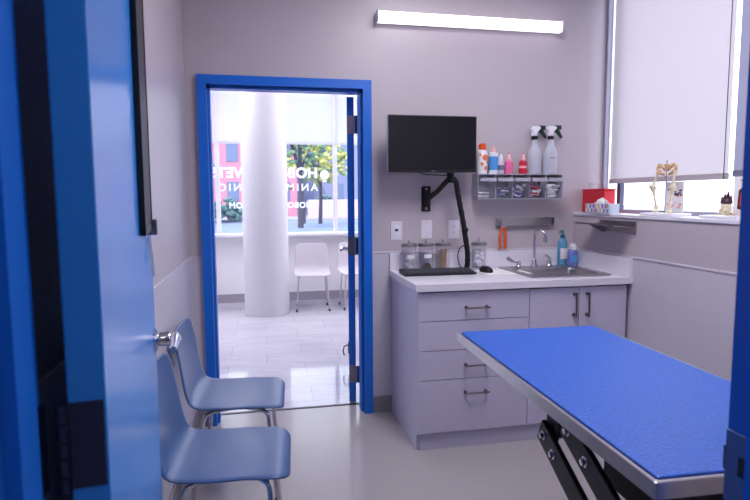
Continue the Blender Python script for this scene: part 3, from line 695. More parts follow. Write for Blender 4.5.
# tilt bin organizer
og = thing('bin_organizer', 'clear five-bin tilt organizer fixed to the back wall', 'organizer', (1.60, WY, 1.352))
W2, Dp, Hh = 0.288, 0.122, 0.160
k = MB(); k.box(-W2, W2, -0.004, 0, 0, Hh).box(-W2, W2, -Dp, 0, 0, 0.005).box(-W2, W2, -Dp + 0.02, 0, Hh - 0.005, Hh)
for i in range(6):
    x = -W2 + i * (2 * W2 - 0.005) / 5; k.box(x, x + 0.005, -Dp + 0.012, -0.004, 0.005, Hh - 0.005)
k.build('housing', M['binbody'], og, bev=0.001)
bw = (2 * W2) / 5
fill = [(M['paper'], 2, 'white'), (M['navy'], 12, 'grey blue'), (M['purple'], 15, 'purple'), (M['redc'], 13, 'red and white'), (M['paper'], 15, 'white')]
ordn = ['first', 'second', 'third', 'fourth', 'fifth']
for i in range(5):
    x0 = -W2 + i * bw + 0.006; x1 = x0 + bw - 0.010
    k = MB(); P = [(-Dp - 0.006, 0.118), (-Dp + 0.008, 0.006)]
    # sloping front, a lip and a floor, open at the top
    k.prism([(-Dp - 0.010, 0.126), (-Dp - 0.007, 0.126), (-Dp + 0.011, 0.006), (-0.02, 0.006), (-0.02, 0.0085), (-Dp + 0.013, 0.0085), (-Dp + 0.010, 0.0085), (-Dp - 0.007, 0.1265)], x0, x1, 'x')
    for xx in (x0, x1 - 0.002): k.prism([(-Dp - 0.008, 0.124), (-Dp + 0.010, 0.009), (-0.02, 0.009), (-0.02, 0.09)], xx, xx + 0.002, 'x')
    b_ = k.build('bin', M['bin'], og)
    part(B(x0, x1, -Dp - 0.014, -Dp - 0.0085, 0.112, 0.134, bev=0.001).build('finger_lip', M['binbody'], b_), 'thicker grey front lip')
    mt, n, cn = fill[i]
    for j in range(n):
        lx = random.uniform(x0 + 0.032, x1 - 0.032); ly = random.uniform(-Dp + 0.036, -0.05); z = 0.013 + 0.0052 * j; a = random.uniform(-0.7, 0.7)
        if i == 0: lx = (x0 + x1) / 2; a = 0.04; z = 0.02 + 0.022 * j; ly = -0.062
        o = MB()
        L_ = 0.030 if i else 0.036
        mm = mt
        if i in (2, 3) and j % 2: mm = M['paper']
        if i == 1 and j % 3 == 1: mm = M['paper']
        o.box(-L_, L_, -0.009, 0.009, 0, 0.009 if i else 0.003, bev=0.003); o = o.build('packet' if i != 2 else 'syringe', mm)
        o.location = (1.60 + lx, WY + ly, 1.352 + z); o.rotation_euler = (random.uniform(-0.5, 0.9), 0.25 * a, a)
        tag(o, 'small wrapped supply lying in the %s clear bin from the left' % ordn[i], 'packet', 'supplies in the %s clear bin' % ordn[i])
OT = 1.352 + Hh + 0.0004; BY = Y1 - 0.052
def bottle(x, label, prof, mt, parts, sy=0.8):
    t = thing('squeeze_bottle', label, 'bottle', (x, BY, OT)); t.scale = (1.12, 1.12, 1.24)
    MB().lathe(prof, n=22, sy=sy).build('body', mt, t, smooth=True)
    for nm, pf, m_ in parts:
        o = MB().lathe(pf, n=22, sy=sy if nm in ('sticker', 'band') else 1).build(nm, m_, t, smooth=True)
    return t
b1 = bottle(1.362, 'tall white bottle with orange cap and orange spots beside the monitor', [(0.0, 0), (0.026, 0.0), (0.028, 0.005), (0.028, 0.115), (0.020, 0.124)], M['plastic'],
       [('cap', [(0.021, 0.122), (0.021, 0.148), (0.016, 0.152), (0.0, 0.152)], M['orange'])])
for (a, z, r) in ((-1.3, 0.082, 0.016), (-1.9, 0.05, 0.010), (-1.2, 0.03, 0.011), (-2.2, 0.095, 0.009), (-0.8, 0.06, 0.008)):
    q = MB().lathe([(0.0, 0.0), (r, 0.0), (r, -0.0012), (0, -0.0015)], (0.0283 * math.cos(a), 0, 0), 14, axis='y'); q = q.build('spot', M['orangel'], b1)
    q.location = (0, 0.8 * 0.0283 * math.sin(a) + 0.0002, z)
    q['label'] = 'orange printed spot'
bottle(1.437, 'blue and white bottle with pale pink nozzle on the organizer', [(0.0, 0), (0.025, 0.0), (0.026, 0.004), (0.026, 0.105), (0.014, 0.112)], M['plastic'],
       [('sticker', [(0.0264, 0.02), (0.0264, 0.088)], M['lblue']), ('nozzle', [(0.013, 0.110), (0.013, 0.122), (0.005, 0.145), (0.0, 0.147)], M['pinkl'])])
bottle(1.488, 'small clear white bottle between the blue and pink bottles', [(0.0, 0), (0.019, 0.0), (0.020, 0.004), (0.020, 0.062), (0.010, 0.074)], M['frost'],
       [('band', [(0.0203, 0.02), (0.0203, 0.045)], M['navy']), ('nozzle', [(0.011, 0.072), (0.011, 0.084), (0.005, 0.100), (0.0, 0.102)], M['plastic'])])
bottle(1.542, 'pink squeeze bottle with pink nozzle on the organizer', [(0.0, 0), (0.024, 0.0), (0.025, 0.004), (0.025, 0.060), (0.012, 0.072)], M['pink'],
       [('nozzle', [(0.013, 0.070), (0.013, 0.082), (0.005, 0.102), (0.0, 0.104)], M['pinkl']), ('tip', [(0.004, 0.103), (0.004, 0.108), (0, 0.108)], M['red'])])
bottle(1.640, 'red squeeze bottle with pale label beside the spray bottles', [(0.0, 0), (0.023, 0.0), (0.024, 0.004), (0.024, 0.060), (0.012, 0.072)], M['redc'],
       [('sticker', [(0.0244, 0.030), (0.0244, 0.042)], M['pinkl']), ('nozzle', [(0.013, 0.070), (0.013, 0.082), (0.005, 0.102), (0.0, 0.104)], M['pinkl']), ('tip', [(0.004, 0.103), (0.004, 0.108), (0, 0.108)], M['red'])])
def sprayer(x, label, dark, ang, dy):
    t = thing('spray_bottle', label, 'spray bottle', (x, BY + dy, OT), ang, 'spray bottles on the organizer'); t.scale = (1.05, 1.05, 1.22)
    MB().lathe([(0.0, 0), (0.040, 0.0), (0.043, 0.006), (0.043, 0.112), (0.036, 0.132), (0.024, 0.145), (0.021, 0.150), (0.021, 0.176), (0.016, 0.180)], n=26, sy=0.85).build('body', M['frost'], t, smooth=True)
    part(MB().lathe([(0.0175, 0.180), (0.019, 0.181), (0.019, 0.197), (0.013, 0.199)], n=20).build('collar', M['black'], t, smooth=True), 'black screw collar')
    k = MB().prism([(-0.024, 0.199), (0.012, 0.199), (0.016, 0.222), (0.034, 0.236), (0.034, 0.250), (-0.018, 0.250), (-0.034, 0.236), (-0.016, 0.224)], -0.012, 0.012, 'y')
    k.build('spray_head', M['plastic'], t, bev=0.004)
    part(MB().prism([(0.016, 0.234), (0.046, 0.238), (0.058, 0.222), (0.076, 0.192), (0.068, 0.186), (0.048, 0.206), (0.030, 0.220)], -0.008, 0.008, 'y').box(0.022, 0.066, -0.011, 0.011, 0.232, 0.254, bev=0.003).build('trigger', dark, t, bev=0.002), 'dark green trigger and nozzle')
    return t
dk = mat('dark_green_plastic', (18, 48, 40), 0.4)
sprayer(1.722, 'left frosted spray bottle with white head and dark trigger', dk, 0.0, 0.008)
s2 = sprayer(1.820, 'right frosted spray bottle with tiny print and dark trigger', dk, 0.0, -0.016)
part(B(-0.02, 0.014, -0.0378, -0.0372, 0.082, 0.085).build('printed_line', M['dgrey'], s2), 'thin dark printed line')

# steel tool rail + shears
rl = thing('tool_rail', 'stainless steel rail on the back wall above the faucet', 'rail', (1.680, WY, 1.205))
MB().prism([(0, -0.027), (0, 0.027), (-0.022, 0.027), (-0.022, 0.022), (-0.004, 0.022), (-0.004, -0.022), (-0.030, -0.022), (-0.030, -0.027)], -0.20, 0.20, 'x').build('channel', M['steel'], rl)
for sx in (-1, 1): B(sx * 0.198, sx * 0.201, -0.030, 0, -0.027, 0.027).build('end_plate', M['steel'], rl)
sh = thing('nail_clippers', 'orange-handled clippers hanging from the left end of the steel rail', 'clippers', (1.514, Y1 - 0.045, 1.172), 0.0)
for sx in (-1, 1):
    MB().tube(smooth_pts([(sx * 0.004, 0, 0.0), (sx * 0.016, 0, -0.03), (sx * 0.020, 0, -0.07), (sx * 0.017, 0, -0.115), (sx * 0.014, 0, -0.14)], 4), [0.007] * 6 + [0.009] * 6 + [0.008] * 4 + [0.006], 12).build('handle', M['orange'], sh, smooth=True)
    MB().prism([(sx * 0.002, -0.005), (sx * 0.014, -0.002), (sx * 0.014, 0.032), (sx * 0.003, 0.058)], -0.003, 0.003, 'y').build('blade', M['chrome'], sh, bev=0.001)
MB().lathe([(0.0, -0.006), (0.006, -0.005), (0.006, 0.005), (0, 0.006)], (0, 0, 0.002), 14, axis='y').build('rivet', M['chrome'], sh, smooth=True)

# ------------------------------------------------------------------ right side: blinds, ledge things
def blind(name, y0, y1, zb, label, group, x=2.205, ztop=2.72, mt=None, along='y', rod=True, top_mt=None):
    t = thing(name, label, 'blind', (x if along == 'y' else (y0 + y1) / 2, (y0 + y1) / 2 if along == 'y' else x, zb), 0, group)
    hw = (y1 - y0) / 2; k = MB(); n = 24; H_ = ztop - zb
    for i in range(n):
        a = -hw + 2 * hw * i / n; b = -hw + 2 * hw * (i + 1) / n
        if along == 'y': k.quad((0, a, 0.02), (0, b, 0.02), (0, b, H_), (0, a, H_))
        else: k.quad((a, 0, 0.02), (b, 0, 0.02), (b, 0, H_), (a, 0, H_))
    k.build('cloth', mt or M['blind'], t, weld=True)
    k = MB()
    if along == 'y': k.box(-0.008, 0.008, -hw, hw, -0.004, 0.026, bev=0.004)
    else: k.box(-hw, hw, -0.008, 0.008, -0.004, 0.026, bev=0.004)
    k.build('hem_bar', mt or M['blind'], t)
    k = MB()
    if along == 'y': k.tube([(0.0, -hw, H_ + 0.01), (0.0, hw, H_ + 0.01)], 0.025, 16)
    else: k.tube([(-hw, 0, H_ + 0.01), (hw, 0, H_ + 0.01)], 0.025, 16)
    k.build('roller', M['plastic'], t, smooth=True)
    return t
bl = blind('roller_blind', 2.318, 3.256, 1.452, 'wide translucent roller blind lowered over the exam room window', 'exam room roller blinds')
MB().tube([(-0.012, -0.455, -0.0), (-0.012, -0.452, 1.27)], 0.0022, 6).build('bead_chain', M['nickel'], bl)
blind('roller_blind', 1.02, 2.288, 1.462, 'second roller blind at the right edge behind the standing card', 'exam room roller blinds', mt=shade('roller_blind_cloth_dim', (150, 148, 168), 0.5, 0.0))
LZ = 1.2624
sc = thing('sharps_container', 'red plastic sharps container on the corner of the window ledge', 'container', (2.133, 3.265, LZ), 0.0); sc.scale = (0.73, 0.96, 1.05)
B(-0.055, 0.055, -0.125, 0.125, 0.0, 0.135, bev=0.006).build('body', M['red'], sc)
B(-0.058, 0.058, -0.128, 0.128, 0.1352, 0.147, bev=0.003).build('lid', M['red'], sc)
part(B(-0.03, 0.03, 0.02, 0.09, 0.1472, 0.185, bev=0.006).build('clear_chute', M['jar'], sc), 'clear upright chute')
part(B(-0.03, 0.03, -0.09, -0.03, 0.1472, 0.178, bev=0.006).build('clear_flap', M['jar'], sc), 'clear flap')
tb = thing('tissue_box', 'patterned tissue box in front of the red container', 'tissue box', (2.054, 3.105, LZ), 0.0); tb.scale = (1, 1.08, 1.1)
k = MB().use(M['tissue']).box(-0.035, 0.035, -0.115, 0.115, 0, 0.055, bev=0.001)
cols = [M['mblue'], M['paper'], M['orangel'], M['mblue'], M['paper'], M['pinkl'], M['ylw']]
for i in range(26):
    y = -0.108 + (i % 13) * 0.0168; z = 0.008 + (i // 13) * 0.025
    k.use(cols[(i * 5) % 7]).box(-0.0356, -0.0350, y, y + 0.013, z, z + 0.018)
k.build('carton', M['tissue'], tb)
k = MB()
P = [(-0.055, 0.0), (-0.045, 0.018), (-0.02, 0.030), (0.0, 0.036), (0.012, 0.030), (0.03, 0.026), (0.05, 0.012), (0.06, 0.0)]
for xx in (-0.012, 0.0, 0.01):
    A = [k.bm.verts.new((xx * 1.8, y, 0.054)) for y, z in P]; Bq = [k.bm.verts.new((xx * (1 - z * 12) + 0.004 * math.sin(y * 160), y * 0.9, 0.055 + z * (1 - abs(xx) * 14))) for y, z in P]
    for i in range(len(P) - 1): k._f([A[i], A[i + 1], Bq[i + 1], Bq[i]])
k.build('tissue', M['paper'], tb, smooth=True, solid=0.002)

br = thing('wall_shelf', 'small steel bracket shelf on the wall below the window ledge', 'shelf', (XR - 0.0045, 2.935, 1.205))
B(-0.004, 0, -0.19, 0.15, -0.045, 0.022, bev=0.001).build('back_plate', M['steel'], br)
MB().prism([(-0.004, -0.012), (-0.004, -0.008), (-0.12, -0.002), (-0.122, 0.006), (-0.124, 0.006), (-0.124, -0.006)], -0.17, 0.22, 'y').build('tray', M['steel'], br)
MB().prism([(-0.004, -0.012), (-0.10, -0.005), (-0.10, -0.010), (-0.004, -0.055)], 0.10, 0.104, 'y').build('gusset', M['steel'], br)

def rod(mb, a, b, r0, r1, rm, n=12):
    a = Vector(a); b = Vector(b); P = []; R = []
    for i in range(9):
        t = i / 8; P.append(a.lerp(b, t)); e = abs(t - 0.5) * 2
        R.append(rm + ((r0 if t < 0.5 else r1) - rm) * e ** 3)
    mb.tube(P, R, n); mb.ball(a, r0 * 1.05, (1, 1, 0.9)); mb.ball(b, r1 * 1.05, (1, 1, 0.9))
# bone model: pelvis and two hind legs
bm1 = thing('bone_model', 'ivory animal hip and hind leg bone model on a white base', 'anatomy model', (2.125, 2.64, LZ), 0.0)
B(-0.062, 0.062, -0.11, 0.11, 0, 0.014, bev=0.004).build('base', M['plastic'], bm1); bm1.scale = (1, 1.12, 1)
part(MB().tube([(0, 0, 0.012), (0, 0, 0.30)], 0.0025, 8).build('rod', M['steel'], bm1), 'thin metal rod')
k = MB().use(M['bonep'])
for s_ in (-1, 1):
    k.tube(smooth_pts([(0.0, s_ * 0.008, 0.245), (0.0, s_ * 0.028, 0.262), (0.0, s_ * 0.052, 0.272), (0.0, s_ * 0.060, 0.250), (0.0, s_ * 0.044, 0.232), (0.0, s_ * 0.018, 0.222)], 4), 0.009, 10)
    k.ball((0.0, s_ * 0.052, 0.238), 0.013)
for i in range(3): k.ball((0, 0, 0.245 + i * 0.013), 0.012, (1, 1.2, 0.6))
k.build('pelvis', M['bonep'], bm1, smooth=True)
for s_, kn, an in ((1, (-0.012, 0.078, 0.155), (0.0, 0.062, 0.045)), (-1, (-0.012, -0.060, 0.150), (-0.01, -0.040, 0.045))):
    k = MB(); rod(k, (0, s_ * 0.056, 0.235), kn, 0.011, 0.015, 0.006); rod(k, (kn[0], kn[1] - s_ * 0.004, kn[2] - 0.012), an, 0.014, 0.009, 0.0055)
    k.ball((kn[0] - 0.012, kn[1], kn[2] + 0.002), 0.010); k.tube([(an[0], an[1], an[2]), (an[0], an[1] + 0.004, 0.022), (an[0] - 0.012, an[1] + 0.010, 0.016)], [0.009, 0.010, 0.008], 10)
    k.ball((an[0], an[1], 0.024), 0.013, (1, 1, 0.7))
    k.build('leg_bone', M['bone'], bm1, smooth=True)
def card(x, y, w_, h_, ang, label, paint):
    t = thing('anatomy_card', label, 'card', (x, y, LZ), ang)
    B(-0.0012, 0.0012, -w_ / 2, w_ / 2, 0, h_).build('sheet', M['paper'], t)
    k = MB(); k.use(M['dgrey']); paint(k); k.build('printed_picture', M['paper'], t)
    return t
def pic1(k):
    for (y, z, r, mt_) in ((-0.012, 0.115, 0.010, 'brownd'), (-0.026, 0.108, 0.008, 'skin'), (-0.005, 0.128, 0.006, 'brownd'), (0.008, 0.055, 0.009, 'pinkl'), (0.018, 0.045, 0.006, 'skin'), (-0.01, 0.07, 0.006, 'pinkl'), (0.02, 0.085, 0.005, 'navy'), (-0.045, 0.135, 0.008, 'brownd'), (-0.038, 0.120, 0.010, 'navy'), (-0.050, 0.110, 0.006, 'brownd'), (0.040, 0.140, 0.007, 'navy'), (0.045, 0.060, 0.009, 'pinkl'), (-0.035, 0.045, 0.010, 'pinkl'), (-0.045, 0.060, 0.006, 'skin')):
        k.use(M[mt_]).lathe([(0, -0.0015), (r, -0.0015), (r, -0.0020)], (0, y, z), 12, axis='x', sx=1.5, sy=0.7)
card(2.192, 2.655, 0.135, 0.183, 0.02, 'white printed card with pink bone drawings behind the bone model', pic1)
def pic2(k):
    k.use(M['brownd']).prism([(0.050, 0.045), (0.045, 0.13), (0.02, 0.15), (-0.03, 0.125), (-0.045, 0.10), (-0.02, 0.06), (0.01, 0.035)], -0.0022, -0.0014, 'x')
    k.use(M['skin']).prism([(0.038, 0.062), (0.034, 0.118), (0.005, 0.120), (-0.03, 0.096), (-0.045, 0.055), (-0.02, 0.032), (0.012, 0.040)], -0.0028, -0.0022, 'x')
    k.use(M['ylw']).prism([(0.024, 0.070), (0.016, 0.100), (-0.008, 0.102), (-0.012, 0.080), (0.004, 0.062)], -0.0034, -0.0028, 'x')
    k.use(M['paper']).prism([(0.012, 0.078), (0.006, 0.092), (-0.004, 0.086)], -0.0040, -0.0034, 'x')
    k.use(M['dgrey']).box(-0.0020, -0.0012, -0.02, 0.04, 0.176, 0.180)
card(2.182, 2.178, 0.145, 0.195, 0.05, 'white card with a red and brown organ picture at the right edge', pic2)
hm = thing('tooth_model', 'cream model with pointed dark brown top on a white base', 'anatomy model', (2.125, 2.235, LZ), 0.0)
B(-0.05, 0.045, -0.11, 0.11, 0, 0.014, bev=0.004).build('base', M['plastic'], hm)
k = MB().lathe([(0.0, 0.014), (0.018, 0.014), (0.024, 0.03), (0.027, 0.055), (0.024, 0.07), (0.018, 0.078)], n=18, sx=0.7); k.ball((-0.012, 0.012, 0.036), 0.012); k.ball((-0.012, -0.012, 0.036), 0.012)
k.build('cream_body', M['bone'], hm, smooth=True)
k = MB().lathe([(0.020, 0.064), (0.030, 0.072), (0.029, 0.084), (0.020, 0.092)], n=18, sx=0.7)
for y, z in ((-0.024, 0.112), (-0.008, 0.128), (0.009, 0.120), (0.025, 0.108)): k.tube([(0, y * 0.8, 0.075), (0, y, z - 0.020), (0, y * 1.1, z)], [0.011, 0.007, 0.0008], 8)
k.build('pointed_top', M['brownd'], hm, smooth=True)
for q in (-1, 1): MB().tube([(0, q * 0.05, 0.016), (0, q * 0.035, 0.026), (0, q * 0.02, 0.024)], 0.004, 8).build('holder', M['bonep'], hm, smooth=True)

# ------------------------------------------------------------------ exam table
et = thing('exam_table', 'steel-topped lift exam table on black scissor arms', 'table', (0, 0, 0))
TA = math.radians(-1.6); T0 = Vector((0.721, 2.008, 0.85)); TW, TL = 0.58, 1.16
et.location = (T0.x, T0.y, 0); et.rotation_euler = (0, 0, TA)
# local: x 0..TW, y -TL..0
k = MB(); r = 0.012
loft(k, [[(px, py, z) for px, py in rrect(i, TW - i, -TL + i, -i, r_, 3)] for i, z, r_ in ((0.014, 0.816, 0.004), (0.0, 0.816, 0.006), (0.0, 0.8485, 0.006), (0.002, 0.850, 0.006), (0.008, 0.850, 0.006), (0.010, 0.8485, 0.005), (0.010, 0.838, 0.005))], cap0=False, cap1=True)
k.box(0.012, TW - 0.012, -TL + 0.012, -0.012, 0.818, 0.8375)
k.build('tray_top', M['tray'], et, smooth=False)
MX = 0.127
fr_ = MB()
for x in (MX, TW - MX): fr_.box(x - 0.02, x + 0.02, -1.02, -0.16, 0.775, 0.8175)
fr_.box(MX, TW - MX, -1.02, -0.98, 0.775, 0.8175); fr_.box(MX, TW - MX, -0.42, -0.38, 0.775, 0.8175)
fr_.build('top_frame', M['bsteel'], et, bev=0.002)
# pivots (y local = world y - 1.968)
PV = dict(a=(-0.545, 0.665), b=(-0.682, 0.736))
for sx, x in ((-1, MX - 0.012), (1, TW - MX + 0.012)):
    o_ = 0.0
    B(x - 0.006, x + 0.006, -0.72, -0.52, 0.60, 0.79, bev=0.002).build('hanger_plate', M['bsteel'], et) if sx > 0 else MB().prism([(-0.53, 0.79), (-0.60, 0.79), (-0.60, 0.70), (-0.575, 0.64), (-0.535, 0.64), (-0.52, 0.67), (-0.53, 0.70)], x - 0.005, x + 0.005, 'x').build('hanger_plate', M['bsteel'], et)
    xa = x - 0.016 if sx < 0 else x + 0.016
    for nm, p, q in (('a', PV['a'], (-1.01, 0.432)), ('b', PV['b'], (-1.11, 0.53))):
        dv = Vector((0, q[0] - p[0], q[1] - p[1])).normalized(); nn = Vector((0, -dv.z, dv.y)) * 0.036
        P0 = Vector((0, p[0], p[1])) - dv * 0.028; P1 = Vector((0, q[0], q[1])) + dv * 0.025
        poly = [(v.y, v.z) for v in (P0 + nn, P1 + nn, P1 - nn, P0 - nn)]
        MB().prism(poly, xa - 0.008, xa + 0.008, 'x').build('lift_arm', M['bsteel'], et, bev=0.003)
        mid = Vector((0, p[0], p[1])).lerp(Vector((0, q[0], q[1])), 0.13 if nm == 'a' else 0.21)
        for (yy, zz) in ((p[0], p[1]), (mid.y, mid.z)):
            s_ = -1 if sx < 0 else 1
            part(MB().lathe([(0.0, s_ * 0.018), (0.009, s_ * 0.017), (0.010, s_ * 0.009), (0.015, s_ * 0.0085), (0.015, s_ * 0.0075)], (xa, yy, zz), 6, axis='x').build('bolt', M['chrome'], et), 'bright steel bolt')
    q = (-0.985, 0.405)
    # lower arms back to the base
    for y0, z0, y1, z1 in ((-1.01, 0.432, -0.56, 0.12), (-1.08, 0.515, -0.70, 0.12)):
        dv = Vector((0, y1 - y0, z1 - z0)).normalized(); nn = Vector((0, -dv.z, dv.y)) * 0.023
        P0 = Vector((0, y0, z0)) - dv * 0.03; P1 = Vector((0, y1, z1)) + dv * 0.03
        xb = xa + (0.018 if sx < 0 else -0.018)
        MB().prism([(v.y, v.z) for v in (P0 + nn, P1 + nn, P1 - nn, P0 - nn)], xb - 0.008, xb + 0.008, 'x').build('lift_arm', M['bsteel'], et, bev=0.003)
    B(xa - 0.03, xa + 0.03, -1.03, -0.30, 0.02, 0.085, bev=0.004).build('base_rail', M['bsteel'], et)
    B(xa - 0.006, xa + 0.006, -0.70, -0.48, 0.085, 0.16, bev=0.002).build('base_lug', M['bsteel'], et)
    for yy in (-0.98, -0.34): MB().lathe([(0.022, 0), (0.022, 0.012), (0.008, 0.013), (0.008, 0.022)], (xa, yy, 0), 16).build('foot', M['dgrey'], et, smooth=True)
B(MX - 0.02, TW - MX + 0.02, -0.95, -0.89, 0.03, 0.075, bev=0.003).build('base_crossbar', M['bsteel'], et)
B(MX - 0.02, TW - MX + 0.02, -0.42, -0.36, 0.03, 0.075, bev=0.003).build('base_crossbar', M['bsteel'], et)
for p in ((-1.01, 0.432), PV['a'], PV['b']): MB().tube([(MX - 0.025, p[0], p[1]), (TW - MX + 0.025, p[0], p[1])], 0.013, 12).build('cross_shaft', M['bsteel'], et, smooth=True)
MB().tube([(0.30, -0.60, 0.12), (0.30, -0.80, 0.45)], 0.028, 16).tube([(0.30, -0.80, 0.45), (0.30, -0.92, 0.66), (0.30, -0.97, 0.78)], 0.014, 12).build('lift_actuator', M['bsteel'], et, smooth=True)
B(0.165, 0.415, -1.06, -0.74, 0.62, 0.7745, bev=0.004).build('underside_box', M['bsteel'], et)  # plain black box filling the dark space under the table top
k = MB(); loft(k, [[(px, py, z) for px, py in rrect(0.0135, TW - 0.0135, -TL + 0.0135, -0.0135, 0.008, 4)] for z in (0.8382, 0.8515)] + [[(px, py, 0.853) for px, py in rrect(0.0155, TW - 0.0155, -TL + 0.0155, -0.0155, 0.008, 4)]], cap0=True)
o = k.build('rubber_mat', M['mat']); o.location = et.location; o.rotation_euler = et.rotation_euler
tag(o, 'bright blue textured rubber mat covering the exam table top', 'mat')

# ------------------------------------------------------------------ unseen glowing panels added overhead as fill light
def panel(x, y, z, w_, l_, power, label, group):
    t = thing('fill_panel', label, 'fill light', (x, y, z), 0, group)
    k = MB().box(-w_ / 2 - 0.02, w_ / 2 + 0.02, -l_ / 2 - 0.02, -l_ / 2, -0.03, 0).box(-w_ / 2 - 0.02, w_ / 2 + 0.02, l_ / 2, l_ / 2 + 0.02, -0.03, 0).box(-w_ / 2 - 0.02, -w_ / 2, -l_ / 2, l_ / 2, -0.03, 0).box(w_ / 2, w_ / 2 + 0.02, -l_ / 2, l_ / 2, -0.03, 0)
    k.build('frame', M['plastic'], t)
    B(-w_ / 2, w_ / 2, -l_ / 2, l_ / 2, -0.022, -0.006).build('diffuser', glow('fill_panel_glow', (250, 248, 255), power / (w_ * l_) / PI), t)
    return t
panel(1.0, 1.9, CZ - 0.001, 0.6, 1.2, ROOM_FILL_W, 'unseen white fill light panel added over the exam table', 'added fill panels')
for x in (-1.0, 1.3): panel(x, 6.1, 2.999, 1.2, 1.2, LOBBY_FILL_W / 2, 'unseen white fill light panel added over the waiting room', 'added waiting room fill panels')

panel(0.6, -0.5, CZ - 0.001, 0.6, 0.6, 9.0, 'unseen white fill light panel added over the hallway', 'added fill panels')
# ------------------------------------------------------------------ waiting room details
for x0, x1, lb in ((-2.5, -0.60, 'white see-through window shade left of the column'), (-0.555, 0.935, 'white see-through window shade behind the column'), (0.98, 2.15, 'white see-through window shade at the right of the doorway')):
    blind('roller_blind', x0, x1, 2.068, lb, 'waiting room window shades', x=LY + 0.03, ztop=2.86, mt=M['lshade'], along='x')
lg = thing('window_lettering', 'white vinyl shop lettering on the waiting room window, read from outside', 'lettering', (0, LY + 0.087, 0))
def text(s, x, z, size, parent, name, bold=0.0, space=1.0):
    cu = bpy.data.curves.new(name, 'FONT'); cu.body = s; cu.size = size; cu.extrude = 0.0008; cu.offset = bold; cu.space_character = space
    ob = bpy.data.objects.new(name + '_src', cu); C.objects.link(ob)
    bpy.context.view_layer.update()
    dg = bpy.context.evaluated_depsgraph_get(); me = bpy.data.meshes.new_from_object(ob.evaluated_get(dg)); bpy.data.objects.remove(ob)
    me.materials.clear(); me.materials.append(M['letter'])
    o = bpy.data.objects.new(name, me); C.objects.link(o); o.parent = parent
    o.matrix_local = Matrix.Translation((x, 0, z)) @ Matrix.Rotation(PI, 4, 'Z') @ Matrix.Rotation(PI / 2, 4, 'X')
    return o
text('HOBOKEN VETS', 0.722, 1.635, 0.184, lg, 'name_line', 0.007, 1.04)
text('ANIMAL CLINIC', 0.722, 1.46, 0.135, lg, 'second_line', 0.002, 1.40)
text('HOBOKENVETS.COM', 0.64, 1.235, 0.105, lg, 'web_address', 0.003, 1.10)
k = MB().lathe([(0.0, -0.0008), (0.062, -0.0008), (0.062, 0.0008), (0, 0.0008)], (0.815, 0, 1.67), 28, axis='y').prism([(0.785, 1.575), (0.845, 1.575), (0.835, 1.62), (0.795, 1.62)], -0.0008, 0.0008, 'y').build('round_emblem', M['letter'], lg)
ps = thing('floor_scale', 'low black and white scale on the waiting room floor by the left jamb', 'scale', (-0.765, 6.98, 0), 0.1)
B(-0.17, 0.16, -0.22, 0.22, 0.008, 0.05, bev=0.006).build('platform', M['black'], ps)
MB().prism([(-0.22, 0.051), (0.22, 0.051), (0.20, 0.062), (-0.20, 0.062)], -0.14, 0.12, 'x').build('top_plate', M['steel'], ps)
for a, b in ((-1, -1), (1, -1), (-1, 1), (1, 1)): MB().lathe([(0.015, 0), (0.015, 0.009)], (a * 0.13, b * 0.18, 0), 12).build('foot', M['dgrey'], ps)

# ------------------------------------------------------------------ outdoors
struct(B(-60, 60, LY + 0.2, 14.0, -0.25, -0.1).build('ground', M['walk']), 'pale concrete pavement outside')
struct(B(-60, 60, 14.0, 38.0, -0.30, -0.22).build('ground', M['asph']), 'bluish grey road outside')
struct(B(-60, 60, 38.0, 80.0, -0.30, -0.1).build('ground', M['walk']), 'far pavement across the road')
struct(B(2.45, 60, -30, LY + 0.2, -0.30, -0.1).build('ground', M['walk']), 'pale ground outside the exam room window')
def building(x0, x1, y, h_, mt, label, nx, nz, wz=1.5):
    t = thing('building', label, 'building', ((x0 + x1) / 2, y, -0.1))
    hw = (x1 - x0) / 2; B(-hw, hw, 0, 8, 0, h_).build('wall', mt, t)
    B(-hw - 0.1, hw + 0.1, -0.15, 8.1, h_, h_ + 0.3).build('roof_edge', M['walk'], t)
    for j in range(nz):
        for i in range(nx):
            cx = -hw + (i + 0.5) * 2 * hw / nx; cz = 1.2 + j * 3.0
            B(cx - 0.45, cx + 0.45, -0.05, 0.02, cz, cz + wz, bev=0.01).build('window', M['bglass'], t)
    return t
building(-9.0, 2.6, 44, 9, M['pinkb'], 'pink rendered building across the road, left of the tree', 6, 3)
building(2.7, 16, 50, 10, M['greyb'], 'grey blue building behind the tree across the road', 5, 3)
building(-24, -9.2, 46, 7, M['greyb'], 'grey building across the road, far left', 5, 2)
o = B(3.1, 7.5, 39.6, 40.0, -0.1, 1.2, bev=0.03).build('garden_wall', M['wallp']); tag(o, 'low pale pinkish wall along the far pavement', 'wall')
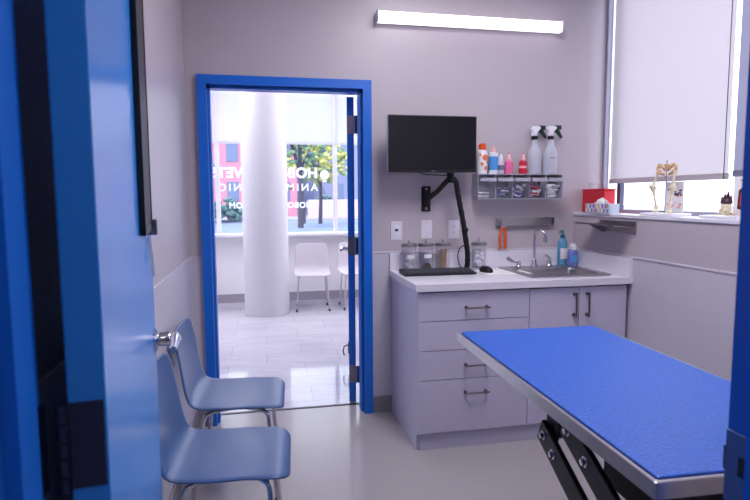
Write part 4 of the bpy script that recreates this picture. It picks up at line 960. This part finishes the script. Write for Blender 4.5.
def tree(x, y, h_, r, mts, label, n=260, tr=0.14, crown=None):
    t = thing('street_tree', label, 'tree', (x, y, -0.1))
    k = MB().tube([(0, 0, 0), (0.05, 0, h_ * 0.3), (0, 0.05, h_ * 0.7)], [tr, tr * 0.8, tr * 0.5], 10)
    for a in (0.4, 2.2, 4.1): k.tube([(0, 0, h_ * 0.45), (math.cos(a) * r * 0.6, math.sin(a) * r * 0.6, h_ * 0.75)], [tr * 0.5, tr * 0.2], 8)
    k.build('trunk', M['bark'], t, smooth=True)
    k = MB()
    for i in range(n):
        a = random.uniform(0, 2 * PI); u = random.uniform(-1, 1); rr = r * random.random() ** 0.4; s_ = math.sqrt(1 - u * u)
        k.use(mts[i % len(mts)]); k.ball((rr * s_ * math.cos(a), rr * s_ * math.sin(a), h_ * 0.72 + rr * u * 0.85), random.uniform(0.10, 0.22) * r * 0.6, (1, 1, 0.7), 1, 0.25)
    k.build('crown', mts[0], t)
    return t
tree(3.1, 31, 5.0, 1.75, [M['leafy'], M['leafy'], M['leafg']], 'yellow green street tree seen right of the column', tr=0.12)
tree(1.75, 27, 6.0, 1.5, [M['leafd'], M['leafg']], 'dark trunked tree close to the column edge', tr=0.15, n=160)
tree(-4.6, 33, 5.2, 1.9, [M['leafd'], M['leafg']], 'bluish green street tree left of the column')
for i, (x, y, r) in enumerate(((-2.3, 37.5, 1.0), (-4.8, 37.0, 1.0), (-7.3, 37.6, 1.0), (4.6, 41.5, 1.2))):
    k = MB()
    for j in range(120):
        a = random.uniform(0, 2 * PI); rr = r * math.sqrt(random.random()); zz = random.random()
        k.ball((rr * math.cos(a), rr * math.sin(a) * 0.7, 0.12 + zz * r * 1.3 * (1 - 0.4 * (rr / r) ** 2)), 0.2, (1, 1, 0.8), 1, 0.25)
    o = k.build('bush', M['leafd']); o.location = (x, y, -0.1)
    tag(o, ['dark green bush nearest the column, left side', 'dark green bush in the middle of the left three', 'dark green bush furthest left', 'dark green bush behind the low pale wall'][i], 'bush', 'bushes across the road')
bo = thing('bollard', 'dark bollard on the far pavement under the tree', 'bollard', (2.35, 34.0, -0.22))
MB().lathe([(0.17, 0), (0.17, 0.9), (0.2, 0.92), (0.2, 1.1), (0.0, 1.25)], n=16).build('post', M['bark'], bo, smooth=True)
